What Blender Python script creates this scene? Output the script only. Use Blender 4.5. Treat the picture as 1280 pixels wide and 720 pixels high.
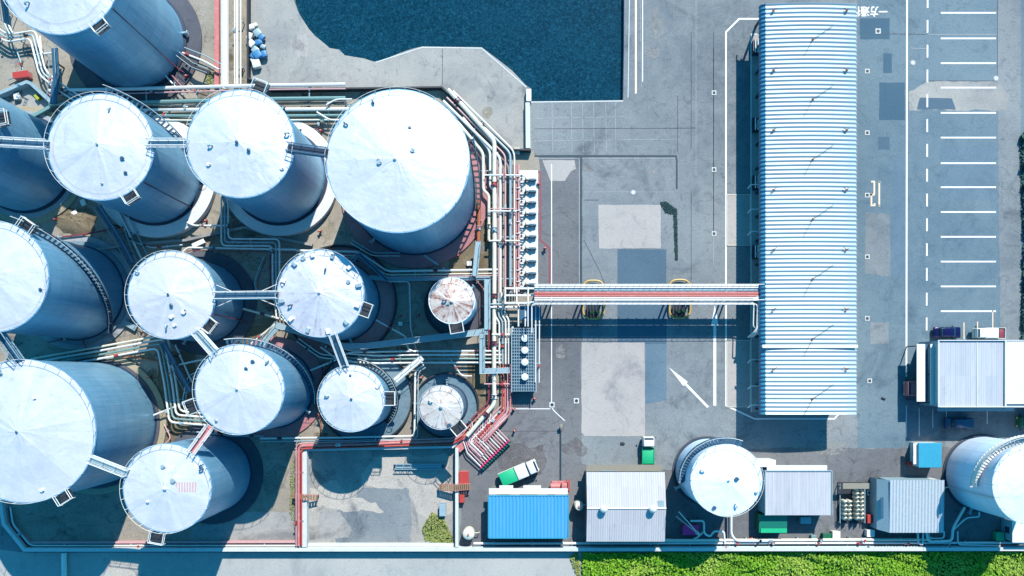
import bpy, bmesh, math, random
from mathutils import Vector, Matrix
from mathutils.geometry import tessellate_polygon
random.seed(7)
for o in list(bpy.data.objects): bpy.data.objects.remove(o)
SC = bpy.context.scene; COL = SC.collection
PI = math.pi; R_ = math.radians
# ---------------------------------------------------------------- camera, light, exposure
H = 120.0; F = 1280*0.7212
cam = bpy.data.cameras.new('camera'); co = bpy.data.objects.new('camera', cam); COL.objects.link(co)
co.location = (0, 0, H); co.rotation_euler = (0, 0, 0)
cam.sensor_width = 36; cam.lens = 36*0.7212; cam.shift_y = 110/1280; cam.clip_end = 2000; cam.clip_start = 1
SC.camera = co
w = bpy.data.worlds.new('World'); SC.world = w; w.use_nodes = True
nt = w.node_tree; bg = nt.nodes['Background']
sky = nt.nodes.new('ShaderNodeTexSky'); sky.sky_type = 'NISHITA'; sky.sun_disc = False
sky.sun_elevation = R_(42.7); sky.sun_rotation = R_(20); sky.ozone_density = 8.0; sky.air_density = 1.0; sky.dust_density = 0.3
tint = nt.nodes.new('ShaderNodeMix'); tint.data_type = 'RGBA'; tint.blend_type = 'MULTIPLY'; tint.inputs[0].default_value = 1; tint.inputs[7].default_value = (.19, 1.06, 1.06, 1)
nt.links.new(sky.outputs[0], tint.inputs[6]); nt.links.new(tint.outputs[2], bg.inputs[0]); bg.inputs[1].default_value = 0.125
sl = bpy.data.lights.new('sun', 'SUN'); so = bpy.data.objects.new('sun', sl); COL.objects.link(so)
sl.energy = 4.4; sl.angle = R_(0.5); sl.color = (1.0, 0.94, 0.86)
so.rotation_euler = Vector((-0.37, -1.02, -1)).to_track_quat('-Z', 'Y').to_euler(); so.location = (40, 100, 110)
vs = SC.view_settings; vs.view_transform = 'Standard'; vs.look = 'None'; vs.exposure = 1.15; vs.gamma = 1
SC.render.resolution_x = 1024; SC.render.resolution_y = 576

# ---------------------------------------------------------------- helpers
def W(px, py, z=0.0):
    s = (H - z)/F
    return Vector(((px-640)*s, (470-py)*s, z))
def G(px, py):                       # ground point
    p = W(px, py, 0); return (p.x, p.y)
def L(c):                            # sRGB 8 bit -> linear
    return tuple(((v/255)/12.92 if v/255 <= .04045 else ((v/255+.055)/1.055)**2.4) for v in c)
KA = 1/2.6
def D(r, g, b, k=1.0):               # colour seen in sun -> albedo
    l = L((r, g, b)); return (min(.8, l[0]*KA*k*1.04), min(.8, l[1]*KA*k*1.01), min(.8, l[2]*KA*k*.97))
class MB:
    def __init__(s): s.v = []; s.f = []
    def add(s, vs_, fs):
        n = len(s.v); s.v += [tuple(v) for v in vs_]; s.f += [tuple(i+n for i in f) for f in fs]; return s
    def box(s, cx, cy, cz, sx, sy, sz, rz=0.0, top=1.0):
        c, d = math.cos(rz), math.sin(rz); vs_ = []
        for zz, k in ((-.5, 1), (.5, top)):
            for xx, yy in ((-.5, -.5), (.5, -.5), (.5, .5), (-.5, .5)):
                x, y = xx*sx*k, yy*sy*k
                vs_.append((cx+x*c-y*d, cy+x*d+y*c, cz+zz*sz))
        return s.add(vs_, [(0, 3, 2, 1), (4, 5, 6, 7), (0, 1, 5, 4), (1, 2, 6, 5), (2, 3, 7, 6), (3, 0, 4, 7)])
    def b2(s, x0, y0, x1, y1, z0, z1): return s.box((x0+x1)/2, (y0+y1)/2, (z0+z1)/2, abs(x1-x0), abs(y1-y0), z1-z0)
    def rbox(s, cx, cy, cz, sx, sy, sz, r=.1, rz=0.0, top=1.0, seg=2):
        m = MB().box(0, 0, 0, sx, sy, sz, 0, top); bm = bmesh.new()
        vv = [bm.verts.new(v) for v in m.v]
        for f in m.f: bm.faces.new([vv[i] for i in f])
        bmesh.ops.bevel(bm, geom=bm.edges[:], offset=r, segments=seg, affect='EDGES', profile=.5)
        bm.verts.index_update(); M = Matrix.Translation((cx, cy, cz)) @ Matrix.Rotation(rz, 4, 'Z')
        s.add([M @ v.co for v in bm.verts], [[v.index for v in f.verts] for f in bm.faces]); bm.free(); return s
    def prism(s, pts, z0, z1, bottom=True):
        n = len(pts); a = sum(pts[i][0]*pts[(i+1) % n][1]-pts[(i+1) % n][0]*pts[i][1] for i in range(n))
        if a < 0: pts = pts[::-1]
        tri = tessellate_polygon([[Vector((p[0], p[1], 0)) for p in pts]])
        vs_ = [(p[0], p[1], z1) for p in pts]+[(p[0], p[1], z0) for p in pts]
        fs = []
        for t in tri:
            a_, b_, c_ = [Vector(pts[i]) for i in t]
            t = t if (b_-a_).cross(c_-a_) > 0 else t[::-1]
            fs.append(tuple(t))
            if bottom: fs.append(tuple(i+n for i in t[::-1]))
        for i in range(n):
            j = (i+1) % n; fs.append((i+n, j+n, j, i))
        return s.add(vs_, fs)
    def cyl(s, x, y, z0, z1, r0, r1=None, n=16, caps=True):
        r1 = r0 if r1 is None else r1; vs_ = []
        for z, r in ((z0, r0), (z1, r1)):
            for i in range(n): a = 2*PI*i/n; vs_.append((x+r*math.cos(a), y+r*math.sin(a), z))
        fs = [(i, (i+1) % n, n+(i+1) % n, n+i) for i in range(n)]
        if caps: fs += [tuple(range(n))[::-1], tuple(range(n, 2*n))]
        return s.add(vs_, fs)
    def tube(s, pts, r, n=8, closed=False):
        pts = [Vector(p) for p in pts]; m = len(pts)
        if m < 2: return s
        vs_ = []; up = Vector((0, 0, 1))
        for i, p in enumerate(pts):
            a = pts[i-1] if (i > 0 or closed) else None; b = pts[(i+1) % m] if (i < m-1 or closed) else None
            d1 = (p-a).normalized() if a is not None else None; d2 = (b-p).normalized() if b is not None else None
            if d1 is None: d1 = d2
            if d2 is None: d2 = d1
            t = (d1+d2)
            t = t.normalized() if t.length > 1e-6 else d1
            k = 1/max(.45, d1.dot(t))
            side = t.cross(up)
            if side.length < .05:
                h = Vector((d1.x+d2.x, d1.y+d2.y, 0)); side = t.cross(Vector((0, 1, 0))) if h.length < .05 else Vector((h.y, -h.x, 0))
            side.normalize(); u2 = side.cross(t).normalized()
            bend = d2-d1
            for j in range(n):
                q = 2*PI*j/n; off = side*math.cos(q)*r+u2*math.sin(q)*r
                if bend.length > 1e-4:
                    bn = bend.normalized(); off = off+bn*(off.dot(bn))*(k-1)
                vs_.append(p+off)
        fs = []
        for i in range(m if closed else m-1):
            i2 = (i+1) % m
            for j in range(n): fs.append((i*n+j, i2*n+j, i2*n+(j+1) % n, i*n+(j+1) % n))
        if not closed: fs += [tuple(range(n)), tuple(range((m-1)*n, m*n))[::-1]]
        return s.add(vs_, fs)
    def bar(s, a, b, w_, h_):          # rectangular beam from a to b
        a = Vector(a); b = Vector(b); d = (b-a).normalized(); side = d.cross(Vector((0, 0, 1)))
        side = Vector((1, 0, 0)) if side.length < .01 else side.normalized(); u = side.cross(d)
        vs_ = [p+side*sx*w_/2+u*sy*h_/2 for p in (a, b) for sx, sy in ((-1, -1), (1, -1), (1, 1), (-1, 1))]
        return s.add(vs_, [(0, 1, 2, 3), (7, 6, 5, 4), (0, 4, 5, 1), (1, 5, 6, 2), (2, 6, 7, 3), (3, 7, 4, 0)])
    def ring(s, x, y, z, R, r, n=64, k=6): return s.tube([(x+R*math.cos(2*PI*i/n), y+R*math.sin(2*PI*i/n), z) for i in range(n)], r, k, True)
    def lathe(s, prof, x=0, y=0, n=64):
        m = len(prof); vs_ = [(x+r*math.cos(2*PI*i/n), y+r*math.sin(2*PI*i/n), z) for r, z in prof for i in range(n)]
        return s.add(vs_, [(k*n+i, k*n+(i+1) % n, (k+1)*n+(i+1) % n, (k+1)*n+i) for k in range(m-1) for i in range(n)])
    def build(s, name, m, parent=None, smooth=False, origin=None):
        me = bpy.data.meshes.new(name); vs_ = s.v
        if origin is not None: vs_ = [(v[0]-origin[0], v[1]-origin[1], v[2]-origin[2]) for v in vs_]
        me.from_pydata(vs_, [], s.f); me.materials.append(m); me.update()
        o = bpy.data.objects.new(name, me); COL.objects.link(o)
        if origin is not None and parent is None: o.location = origin
        if parent is not None: o.parent = parent
        if smooth:
            me.polygons.foreach_set('use_smooth', [True]*len(me.polygons))
            me.set_sharp_from_angle(angle=R_(40))
        return o
def tag(o, label=None, cat=None, group=None, kind=None):
    if label: o['label'] = label
    if cat: o['category'] = cat
    if group: o['group'] = group
    if kind: o['kind'] = kind
    return o
def thing(name, label, cat, loc=(0, 0, 0), rz=0, group=None):
    o = bpy.data.objects.new(name, None); COL.objects.link(o); o.location = loc; o.rotation_euler.z = rz
    o.empty_display_size = .5
    return tag(o, label, cat, group)
def struct(name, mb, m, smooth=False): return tag(mb.build(name, m, None, smooth), kind='structure')
def copy_tree(o, parent=None):
    c = o.copy(); COL.objects.link(c)
    if parent is not None: c.parent = parent
    for ch in list(o.children): copy_tree(ch, c)
    return c
def fillet(pts, r=.7, k=4):
    pts = [Vector(p) for p in pts]; out = [pts[0]]
    for i in range(1, len(pts)-1):
        a, p, b = pts[i-1], pts[i], pts[i+1]; d1 = (a-p); d2 = (b-p); rr = min(r, d1.length*.45, d2.length*.45)
        p1 = p+d1.normalized()*rr; p2 = p+d2.normalized()*rr
        for j in range(k+1): t = j/k; out.append(p1*(1-t)**2+p*2*t*(1-t)+p2*t*t)
    out.append(pts[-1]); return out
def offset(pts, d):                  # offset a world polyline sideways (left of travel = +)
    out = []
    for i, p in enumerate(pts):
        n1 = n2 = None
        if i > 0: e = pts[i]-pts[i-1]; e = Vector((e.x, e.y)); n1 = Vector((-e.y, e.x)).normalized() if e.length > 1e-6 else None
        if i < len(pts)-1: e = pts[i+1]-pts[i]; e = Vector((e.x, e.y)); n2 = Vector((-e.y, e.x)).normalized() if e.length > 1e-6 else None
        if n1 is None: n1 = n2
        if n2 is None: n2 = n1
        n = (n1+n2).normalized(); k = 1/max(.4, n.dot(n1)); out.append(Vector((p.x+n.x*d*k, p.y+n.y*d*k, p.z)))
    return out

# ---------------------------------------------------------------- materials
def nodes(name):
    m = bpy.data.materials.new(name); m.use_nodes = True; t = m.node_tree; b = t.nodes['Principled BSDF']; return m, t, b
def N(t, typ, **kw):
    n = t.nodes.new(typ)
    for k, v in kw.items():
        if k.startswith('i_'): n.inputs[k[2:].replace('_', ' ')].default_value = v
        else: setattr(n, k, v)
    return n
def mixc(t, fac, a, b, blend='MIX'):
    n = t.nodes.new('ShaderNodeMix'); n.data_type = 'RGBA'; n.blend_type = blend
    for idx, val in ((0, fac), (6, a), (7, b)):
        if hasattr(val, 'is_output') or hasattr(val, 'links'): t.links.new(val, n.inputs[idx])
        elif idx == 0: n.inputs[0].default_value = val
        else: n.inputs[idx].default_value = (*val[:3], 1)
    return n.outputs[2]
def noise(t, co_, scale, detail=6, rough=.6, dist=0.0):
    n = N(t, 'ShaderNodeTexNoise'); n.inputs['Scale'].default_value = scale; n.inputs['Detail'].default_value = detail
    n.inputs['Roughness'].default_value = rough; n.inputs['Distortion'].default_value = dist; t.links.new(co_, n.inputs['Vector']); return n.outputs['Fac']
def ramp(t, fac, a, b, v0=0.0, v1=1.0):
    n = N(t, 'ShaderNodeMapRange'); n.inputs[1].default_value = a; n.inputs[2].default_value = b; n.inputs[3].default_value = v0; n.inputs[4].default_value = v1
    t.links.new(fac, n.inputs[0]); return n.outputs[0]
def pos(t, scale=(1, 1, 1)):
    g = N(t, 'ShaderNodeNewGeometry'); m = N(t, 'ShaderNodeMapping'); m.inputs['Scale'].default_value = scale
    t.links.new(g.outputs['Position'], m.inputs['Vector']); return m.outputs['Vector']
def bump(t, b, h, s=.3, d=.05):
    n = N(t, 'ShaderNodeBump'); n.inputs['Strength'].default_value = s; n.inputs['Distance'].default_value = d
    t.links.new(h, n.inputs['Height']); t.links.new(n.outputs[0], b.inputs['Normal'])
def paint(name, c, rough=.45, metal=0.0, dirt=.25, dc=(.05, .045, .04), sc=1.2, streak=False, d0=.5, d1=.8):
    m, t, b = nodes(name); p = pos(t, (1, 1, .12) if streak else (1, 1, 1))
    f = ramp(t, noise(t, p, sc, 8, .7), d0, d1, 0, dirt); f2 = ramp(t, noise(t, p, sc*7, 4, .6), .35, .75, .9, 1.08)
    col = mixc(t, f, c, dc); cc = N(t, 'ShaderNodeVectorMath', operation='SCALE'); t.links.new(col, cc.inputs[0]); t.links.new(f2, cc.inputs['Scale'])
    t.links.new(cc.outputs[0], b.inputs['Base Color']); b.inputs['Roughness'].default_value = rough; b.inputs['Metallic'].default_value = metal
    return m
def ground_mat(name, c, light, dark, var=.5, stain=.5, crack=.5, grain=.25, rough=.9, big=.03):
    m, t, b = nodes(name); p = pos(t)
    n1 = ramp(t, noise(t, p, big, 8, .62, .3), .36, .66); n2 = ramp(t, noise(t, p, .22, 8, .68, .6), .42, .72)
    n3 = ramp(t, noise(t, p, .09, 6, .7, 1.2), .56, .72); gr = ramp(t, noise(t, p, 4.5, 4, .8), .3, .7, 1-grain, 1+grain)
    st = noise(t, pos(t, (.9, .07, 1)), .8, 6, .6); st2 = noise(t, pos(t, (.06, .9, 1)), .8, 6, .6)
    col = mixc(t, n1, c, light)
    sf = N(t, 'ShaderNodeMath', operation='MULTIPLY'); sf.inputs[1].default_value = var; t.links.new(n2, sf.inputs[0]); col = mixc(t, sf.outputs[0], col, light)
    sf = N(t, 'ShaderNodeMath', operation='MULTIPLY'); sf.inputs[1].default_value = stain; t.links.new(n3, sf.inputs[0]); col = mixc(t, sf.outputs[0], col, dark)
    for s_, k in ((st, .28), (st2, .28)): col = mixc(t, ramp(t, s_, .55, .8, 0, k*.5), col, light)
    for s_, k in ((st, .3), (st2, .3)): col = mixc(t, ramp(t, s_, .42, .2, 0, k*.6), col, dark)
    bl = noise(t, p, .55, 9, .72, 1.5); col = mixc(t, ramp(t, bl, .55, .66, 0, .55*stain), col, dark); col = mixc(t, ramp(t, bl, .45, .34, 0, .6*var), col, light)
    sp = noise(t, p, 2.6, 5, .85); col = mixc(t, ramp(t, sp, .62, .74, 0, .5*var), col, light); col = mixc(t, ramp(t, sp, .36, .27, 0, .5*stain), col, dark)
    if crack:
        pn = N(t, 'ShaderNodeVectorMath', operation='ADD'); nn = N(t, 'ShaderNodeTexNoise'); nn.inputs['Scale'].default_value = .9; nn.inputs['Detail'].default_value = 6
        t.links.new(p, nn.inputs['Vector']); t.links.new(nn.outputs['Color'], pn.inputs[1]); t.links.new(p, pn.inputs[0])
        v = N(t, 'ShaderNodeTexVoronoi', feature='DISTANCE_TO_EDGE'); v.inputs['Scale'].default_value = .22; t.links.new(pn.outputs[0], v.inputs['Vector'])
        cf = ramp(t, v.outputs['Distance'], .002, .010, crack*.75, 0); mk = ramp(t, noise(t, p, .05, 3), .45, .55)
        mm = N(t, 'ShaderNodeMath', operation='MULTIPLY'); t.links.new(cf, mm.inputs[0]); t.links.new(mk, mm.inputs[1]); col = mixc(t, mm.outputs[0], col, dark)
    cc = N(t, 'ShaderNodeVectorMath', operation='SCALE'); t.links.new(col, cc.inputs[0]); t.links.new(gr, cc.inputs['Scale'])
    t.links.new(cc.outputs[0], b.inputs['Base Color']); b.inputs['Roughness'].default_value = rough; b.inputs['Specular IOR Level'].default_value = .25
    bump(t, b, noise(t, p, 6, 5, .8), .35, .02); return m

M = {}
M['asphalt'] = ground_mat('asphalt', D(130, 145, 157), D(176, 186, 192), D(90, 103, 117), .65, .8, .45)
M['asphalt_blue'] = ground_mat('blue asphalt', D(108, 140, 162), D(146, 172, 186), D(80, 110, 132), .6, .7, .5)
M['asphalt_mauve'] = ground_mat('stained asphalt', D(116, 122, 132), D(154, 158, 164), D(76, 74, 80), .5, .8, .4)
M['asphalt_dark'] = ground_mat('new asphalt', D(92, 124, 150), D(112, 142, 164), D(78, 108, 134), .4, .5, 0, .2)
M['asphalt_worn'] = ground_mat('worn asphalt', D(108, 142, 168), D(140, 168, 186), D(84, 116, 142), .4, .5, .3, .2)
M['asphalt_teal'] = ground_mat('dark patch asphalt', D(76, 116, 144), D(94, 132, 156), D(62, 100, 128), .3, .3, 0, .15)
M['conc'] = ground_mat('quay concrete', D(170, 176, 180), D(214, 214, 210), D(118, 124, 132), .7, .8, .3, .15, .9, .05)
M['conc_pale'] = ground_mat('pale concrete slab', D(204, 203, 204), D(224, 220, 218), D(160, 164, 172), .7, .8, .25, .14)
M['conc_road'] = ground_mat('pale road concrete', D(196, 204, 206), D(222, 226, 224), D(150, 160, 166), .6, .5, .5, .14)
M['bund_floor'] = ground_mat('bund floor', D(160, 154, 142), D(208, 202, 190), D(84, 74, 62), .6, .9, .4, .25, .9, .08)
M['pond_floor'] = ground_mat('basin floor', D(164, 166, 168), D(210, 208, 202), D(100, 108, 118), .8, .9, .3, .2, .9, .09)
M['crust'] = ground_mat('pale crusted silt', D(206, 204, 200), D(226, 222, 214), D(140, 146, 152), .9, 1.0, .2, .3, .95, .12)
M['dirt'] = ground_mat('brown dirt', D(120, 106, 84), D(168, 158, 136), D(66, 52, 38), .5, .8, 0, .4)
M['maroon'] = ground_mat('maroon pad', D(206, 138, 146), D(226, 172, 176), D(160, 98, 112), .3, .5, 0, .15)
M['pad_grey'] = ground_mat('grey pad', D(172, 186, 200), D(204, 212, 220), D(110, 122, 138), .4, .6, 0, .15)
M['pad_dark'] = ground_mat('dark pad', D(92, 96, 112), D(122, 126, 138), D(60, 60, 74), .4, .6, 0, .15)
M['pad_blue'] = ground_mat('blue coated pad', D(104, 146, 172), D(156, 184, 200), D(64, 96, 120), .5, .6, 0, .2)
M['pad_white'] = paint('white coated pad', D(226, 230, 232, 1.5), .5, 0, .3, (.3, .3, .28), .4)
M['sand'] = ground_mat('sand strip', D(196, 184, 156), D(214, 206, 184), D(140, 128, 104), .4, .5, 0, .2)
M['curb'] = paint('concrete wall', D(212, 220, 222, 1.5), .8, 0, .35, (.16, .16, .15), .8)
M['line'] = paint('road paint', D(244, 247, 248, 1.5), .6, 0, .45, (.25, .3, .34), 1.6, d0=.55, d1=.75)
M['line_orange'] = paint('orange road paint', D(250, 226, 196, 1.5), .6, 0, .4, (.3, .3, .3), 1.6)
M['drain'] = paint('drain grating', D(28, 72, 92), .6, .3, .3)
M['white'] = paint('white steel', D(236, 240, 240, 1.5), .4, 0, .3, (.25, .25, .24), 1.0)
M['cream'] = paint('cream pipe', D(232, 232, 216, 1.5), .4, 0, .4, (.2, .18, .13), 1.0)
M['lblue'] = paint('pale blue steel', D(176, 208, 222, 1.2), .45, .1, .4, (.1, .14, .16), 1.0)
M['aqua'] = paint('aqua pipe', D(150, 196, 196), .4, .1, .35, (.12, .15, .13), .8)
M['steelblue'] = paint('blue steel', D(62, 118, 156), .5, .1, .3, (.03, .05, .07))
M['navy'] = paint('dark blue steel', D(28, 62, 96), .5, .1, .3)
M['rose'] = paint('faded red paint', D(222, 132, 134, 1.25), .6, 0, .5, (.5, .4, .38), 1.2)
M['pink'] = paint('pink pipe', D(236, 186, 192, 1.25), .5, 0, .4, (.25, .12, .12), 1.2)
M['red'] = paint('red paint', D(226, 74, 66), .5, 0, .35, (.2, .1, .08), 1.2)
M['magenta'] = paint('magenta cover', D(240, 40, 140, 1.6), .5, 0, .2)
M['crimson'] = paint('dark red pipe', D(168, 70, 92), .5, 0, .3)
M['orange'] = paint('rusty orange pipe', D(206, 120, 76), .7, 0, .5, (.15, .06, .03), 1.0)
M['black'] = paint('black rubber', (.015, .017, .02), .7, 0, 0)
M['glass'] = paint('dark glass', (.012, .03, .05), .08, 0, 0)
M['dark'] = paint('dark steel', D(54, 62, 72), .6, .2, .3)
M['yellow'] = paint('yellow paint', D(248, 206, 110), .5, 0, .35, (.3, .22, .12), 2)
M['lime'] = paint('yellow valve', D(214, 220, 60), .5)
M['green'] = paint('green tarpaulin', D(20, 200, 142, 1.3), .5, 0, .15, (.1, .4, .3), 2)
M['green_valve'] = paint('green valve', D(10, 128, 88), .5)
M['teal_motor'] = paint('teal motor', D(44, 104, 132), .45, .1, .3)
M['cyan_roof'] = paint('cyan roof', D(44, 172, 212, 1.3), .5, 0, .12, (.05, .2, .3), .5)
M['blue_roof'] = paint('blue roof', D(72, 176, 242, 1.45), .4, .1, .3, (.06, .2, .4), .4, d0=.45)
M['blue'] = paint('bright blue plastic', D(70, 160, 226), .5, 0, .2)
M['car_blue'] = paint('dark blue car paint', D(34, 36, 104), .15, .3, .05)
M['car_mid'] = paint('mid blue car paint', D(50, 104, 150), .2, .3, .05)
M['rust'] = paint('rust', D(150, 84, 52), .9, 0, .5, (.08, .03, .02), 3)
M['tan'] = paint('tan concrete', D(176, 172, 158), .8, 0, .5, (.12, .11, .1), .7)
M['wood'] = paint('weathered wood', D(178, 142, 110), .8, 0, .4, (.1, .07, .05), 2)

def sheets(t, col, wx_, wy_, k, c2):
    m2 = N(t, 'ShaderNodeMapping'); m2.inputs['Scale'].default_value = (1/wx_, 1/wy_, 0); g = N(t, 'ShaderNodeNewGeometry'); t.links.new(g.outputs['Position'], m2.inputs[0])
    fl = N(t, 'ShaderNodeVectorMath', operation='FLOOR'); t.links.new(m2.outputs[0], fl.inputs[0]); wn = N(t, 'ShaderNodeTexWhiteNoise'); t.links.new(fl.outputs[0], wn.inputs['Vector'])
    fc = N(t, 'ShaderNodeVectorMath', operation='FRACTION'); t.links.new(m2.outputs[0], fc.inputs[0]); s2 = N(t, 'ShaderNodeSeparateXYZ'); t.links.new(fc.outputs[0], s2.inputs[0])
    col = mixc(t, ramp(t, wn.outputs['Value'], .2, 1, 0, k), col, c2)
    return mixc(t, ramp(t, s2.outputs[0], 0, .1/wx_, .4, 0), col, tuple(v*.6 for v in c2))
def sheet_roof(name, c, c2, wx_=1.0, wy_=40):
    m, t, bb = nodes(name); p = pos(t); col = mixc(t, ramp(t, noise(t, pos(t, (1, .15, 1)), 1.6, 6, .75), .45, .75, 0, .6), c, c2); col = sheets(t, col, wx_, wy_, .4, c2)
    col = mixc(t, ramp(t, noise(t, p, .5, 8, .75), .62, .72, 0, .45), col, tuple(v*.6 for v in c2)); t.links.new(col, bb.inputs['Base Color']); bb.inputs['Roughness'].default_value = .5; return m
def soft(src):
    m = src.copy(); m.name = src.name+' worn'; t = m.node_tree; out = [n for n in t.nodes if n.type == 'OUTPUT_MATERIAL'][0]; b = [n for n in t.nodes if n.type == 'BSDF_PRINCIPLED'][0]
    p = pos(t); f = ramp(t, noise(t, p, .9, 9, .8, 1.0), .40, .60, .0, .75); t.links.new(f, b.inputs['Alpha']); return m
M['oil'] = ground_mat('oily asphalt', D(118, 112, 118), D(150, 144, 148), D(72, 66, 74), .4, .9, 0, .3)
STAIN = {k: soft(M[k]) for k in ('dirt', 'conc', 'sand', 'bund_floor', 'oil', 'conc_pale')}
def roof_mat(name, c, c2, rusty=0.0, speck=0.0, radial=False):
    m, t, b = nodes(name); p = pos(t); tc = N(t, 'ShaderNodeTexCoord')
    f = ramp(t, noise(t, p, .35, 8, .65, .4), .45, .75, 0, .6); col = mixc(t, f, c, c2)
    sep = N(t, 'ShaderNodeSeparateXYZ'); t.links.new(tc.outputs['Object'], sep.inputs[0])
    at = N(t, 'ShaderNodeMath', operation='ARCTAN2'); t.links.new(sep.outputs[1], at.inputs[0]); t.links.new(sep.outputs[0], at.inputs[1])
    ln = N(t, 'ShaderNodeVectorMath', operation='LENGTH'); t.links.new(tc.outputs['Object'], ln.inputs[0])
    cb = N(t, 'ShaderNodeCombineXYZ'); t.links.new(at.outputs[0], cb.inputs[0]); t.links.new(ln.outputs[1], cb.inputs[1])
    mp = N(t, 'ShaderNodeMapping'); mp.inputs['Scale'].default_value = (5, .12, 1); t.links.new(cb.outputs[0], mp.inputs[0])
    sn = noise(t, mp.outputs[0], 1.6, 5, .7)
    m2 = N(t, 'ShaderNodeMapping'); m2.inputs['Scale'].default_value = (16/PI, .33, 0); t.links.new(cb.outputs[0], m2.inputs[0])
    fl = N(t, 'ShaderNodeVectorMath', operation='FLOOR'); t.links.new(m2.outputs[0], fl.inputs[0]); wn = N(t, 'ShaderNodeTexWhiteNoise'); t.links.new(fl.outputs[0], wn.inputs['Vector'])
    col = mixc(t, ramp(t, wn.outputs['Value'], 0, 1, 0, .45), col, c2)
    fc = N(t, 'ShaderNodeVectorMath', operation='FRACTION'); t.links.new(m2.outputs[0], fc.inputs[0]); s2 = N(t, 'ShaderNodeSeparateXYZ'); t.links.new(fc.outputs[0], s2.inputs[0])
    col = mixc(t, ramp(t, s2.outputs[1], 0, .03, .5, 0), col, tuple(v*.7 for v in c2)); col = mixc(t, ramp(t, s2.outputs[0], 0, .03, .35, 0), col, tuple(v*.7 for v in c2))
    col = mixc(t, ramp(t, noise(t, p, .28, 9, .8, .8), .57, .66, 0, .5), col, tuple(v*.72 for v in c2))
    col = mixc(t, ramp(t, noise(t, p, 1.3, 8, .85, .5), .66, .71, 0, .5), col, (.30, .24, .20))
    col = mixc(t, ramp(t, sn, .5, .72, 0, (.65 if radial else .12)), col, c2)
    col = mixc(t, ramp(t, noise(t, p, 9, 3, .7), .60, .7, 0, .35), col, c2)
    if rusty:
        mul = N(t, 'ShaderNodeMath', operation='MULTIPLY'); t.links.new(sn, mul.inputs[0]); t.links.new(noise(t, p, .9, 6, .75), mul.inputs[1])
        col = mixc(t, ramp(t, mul.outputs[0], .30-.03*rusty, .35, 0, .9*min(1, rusty)), col, L((118, 58, 40)))
    if speck: col = mixc(t, ramp(t, noise(t, p, 2.4, 4, .8), .62, .7, 0, speck), col, L((80, 78, 90)))
    t.links.new(col, b.inputs['Base Color']); b.inputs['Roughness'].default_value = .4; b.inputs['Metallic'].default_value = .4
    bump(t, b, noise(t, p, .45, 3), .35, .3); return m
ROOF = roof_mat('tank roof white', (.60, .60, .595), (.43, .45, .48))
ROOF2 = roof_mat('tank roof speckled', (.58, .585, .60), (.40, .41, .47), .35, .75)
ROOF3 = roof_mat('tank roof rusty', (.60, .55, .50), (.36, .26, .22), 2.0, .85)
ROOF4 = roof_mat('tank roof beige', (.60, .57, .53), (.40, .34, .28), .6, .5, True)
def shell_mat(name, c, c2, metal=.25, rough=.38):
    m, t, b = nodes(name); p = pos(t, (1, 1, .06)); q = pos(t)
    col = mixc(t, ramp(t, noise(t, p, 1.5, 6, .7), .45, .75, 0, .6), c, c2)
    sep = N(t, 'ShaderNodeSeparateXYZ'); t.links.new(q, sep.inputs[0])
    tc = N(t, 'ShaderNodeTexCoord'); so_ = N(t, 'ShaderNodeSeparateXYZ'); t.links.new(tc.outputs['Object'], so_.inputs[0])
    at = N(t, 'ShaderNodeMath', operation='ARCTAN2'); t.links.new(so_.outputs[1], at.inputs[0]); t.links.new(so_.outputs[0], at.inputs[1]); ml_ = N(t, 'ShaderNodeMath', operation='MULTIPLY'); ml_.inputs[1].default_value = 9; t.links.new(at.outputs[0], ml_.inputs[0])
    cb = N(t, 'ShaderNodeCombineXYZ'); t.links.new(ml_.outputs[0], cb.inputs[0]); t.links.new(so_.outputs[2], cb.inputs[1])
    br = N(t, 'ShaderNodeTexBrick'); br.inputs['Scale'].default_value = 1; br.inputs['Brick Width'].default_value = 6.2; br.inputs['Row Height'].default_value = 2.4; br.inputs['Mortar Size'].default_value = .05; br.inputs['Mortar Smooth'].default_value = .4
    br.inputs['Color1'].default_value = (1, 1, 1, 1); br.inputs['Color2'].default_value = (.86, .88, .9, 1); br.inputs['Mortar'].default_value = (.62, .64, .68, 1); t.links.new(cb.outputs[0], br.inputs['Vector'])
    col = mixc(t, .85, col, br.outputs['Color'], 'MULTIPLY')
    st = noise(t, pos(t, (1, 1, .03)), 3.2, 4, .8); col = mixc(t, ramp(t, st, .58, .72, 0, .45), col, tuple(v*1.5 for v in c2)); col = mixc(t, ramp(t, st, .42, .3, 0, .4), col, tuple(v*.5 for v in c))
    col = mixc(t, ramp(t, noise(t, q, .35, 6, .6), .5, .8, 0, .35), col, c2)
    t.links.new(col, b.inputs['Base Color']); b.inputs['Metallic'].default_value = metal; b.inputs['Roughness'].default_value = rough
    bump(t, b, noise(t, q, .5, 2), .15, .2); return m
SHELL = shell_mat('tank shell blue grey', (.15, .35, .50), (.30, .44, .56), .5, .42)
SHELL_W = shell_mat('tank shell white', (.44, .54, .64), (.36, .46, .58), .0, .5)
SHELL_D = shell_mat('tank shell dark', (.08, .14, .21), (.14, .15, .2))

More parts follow.
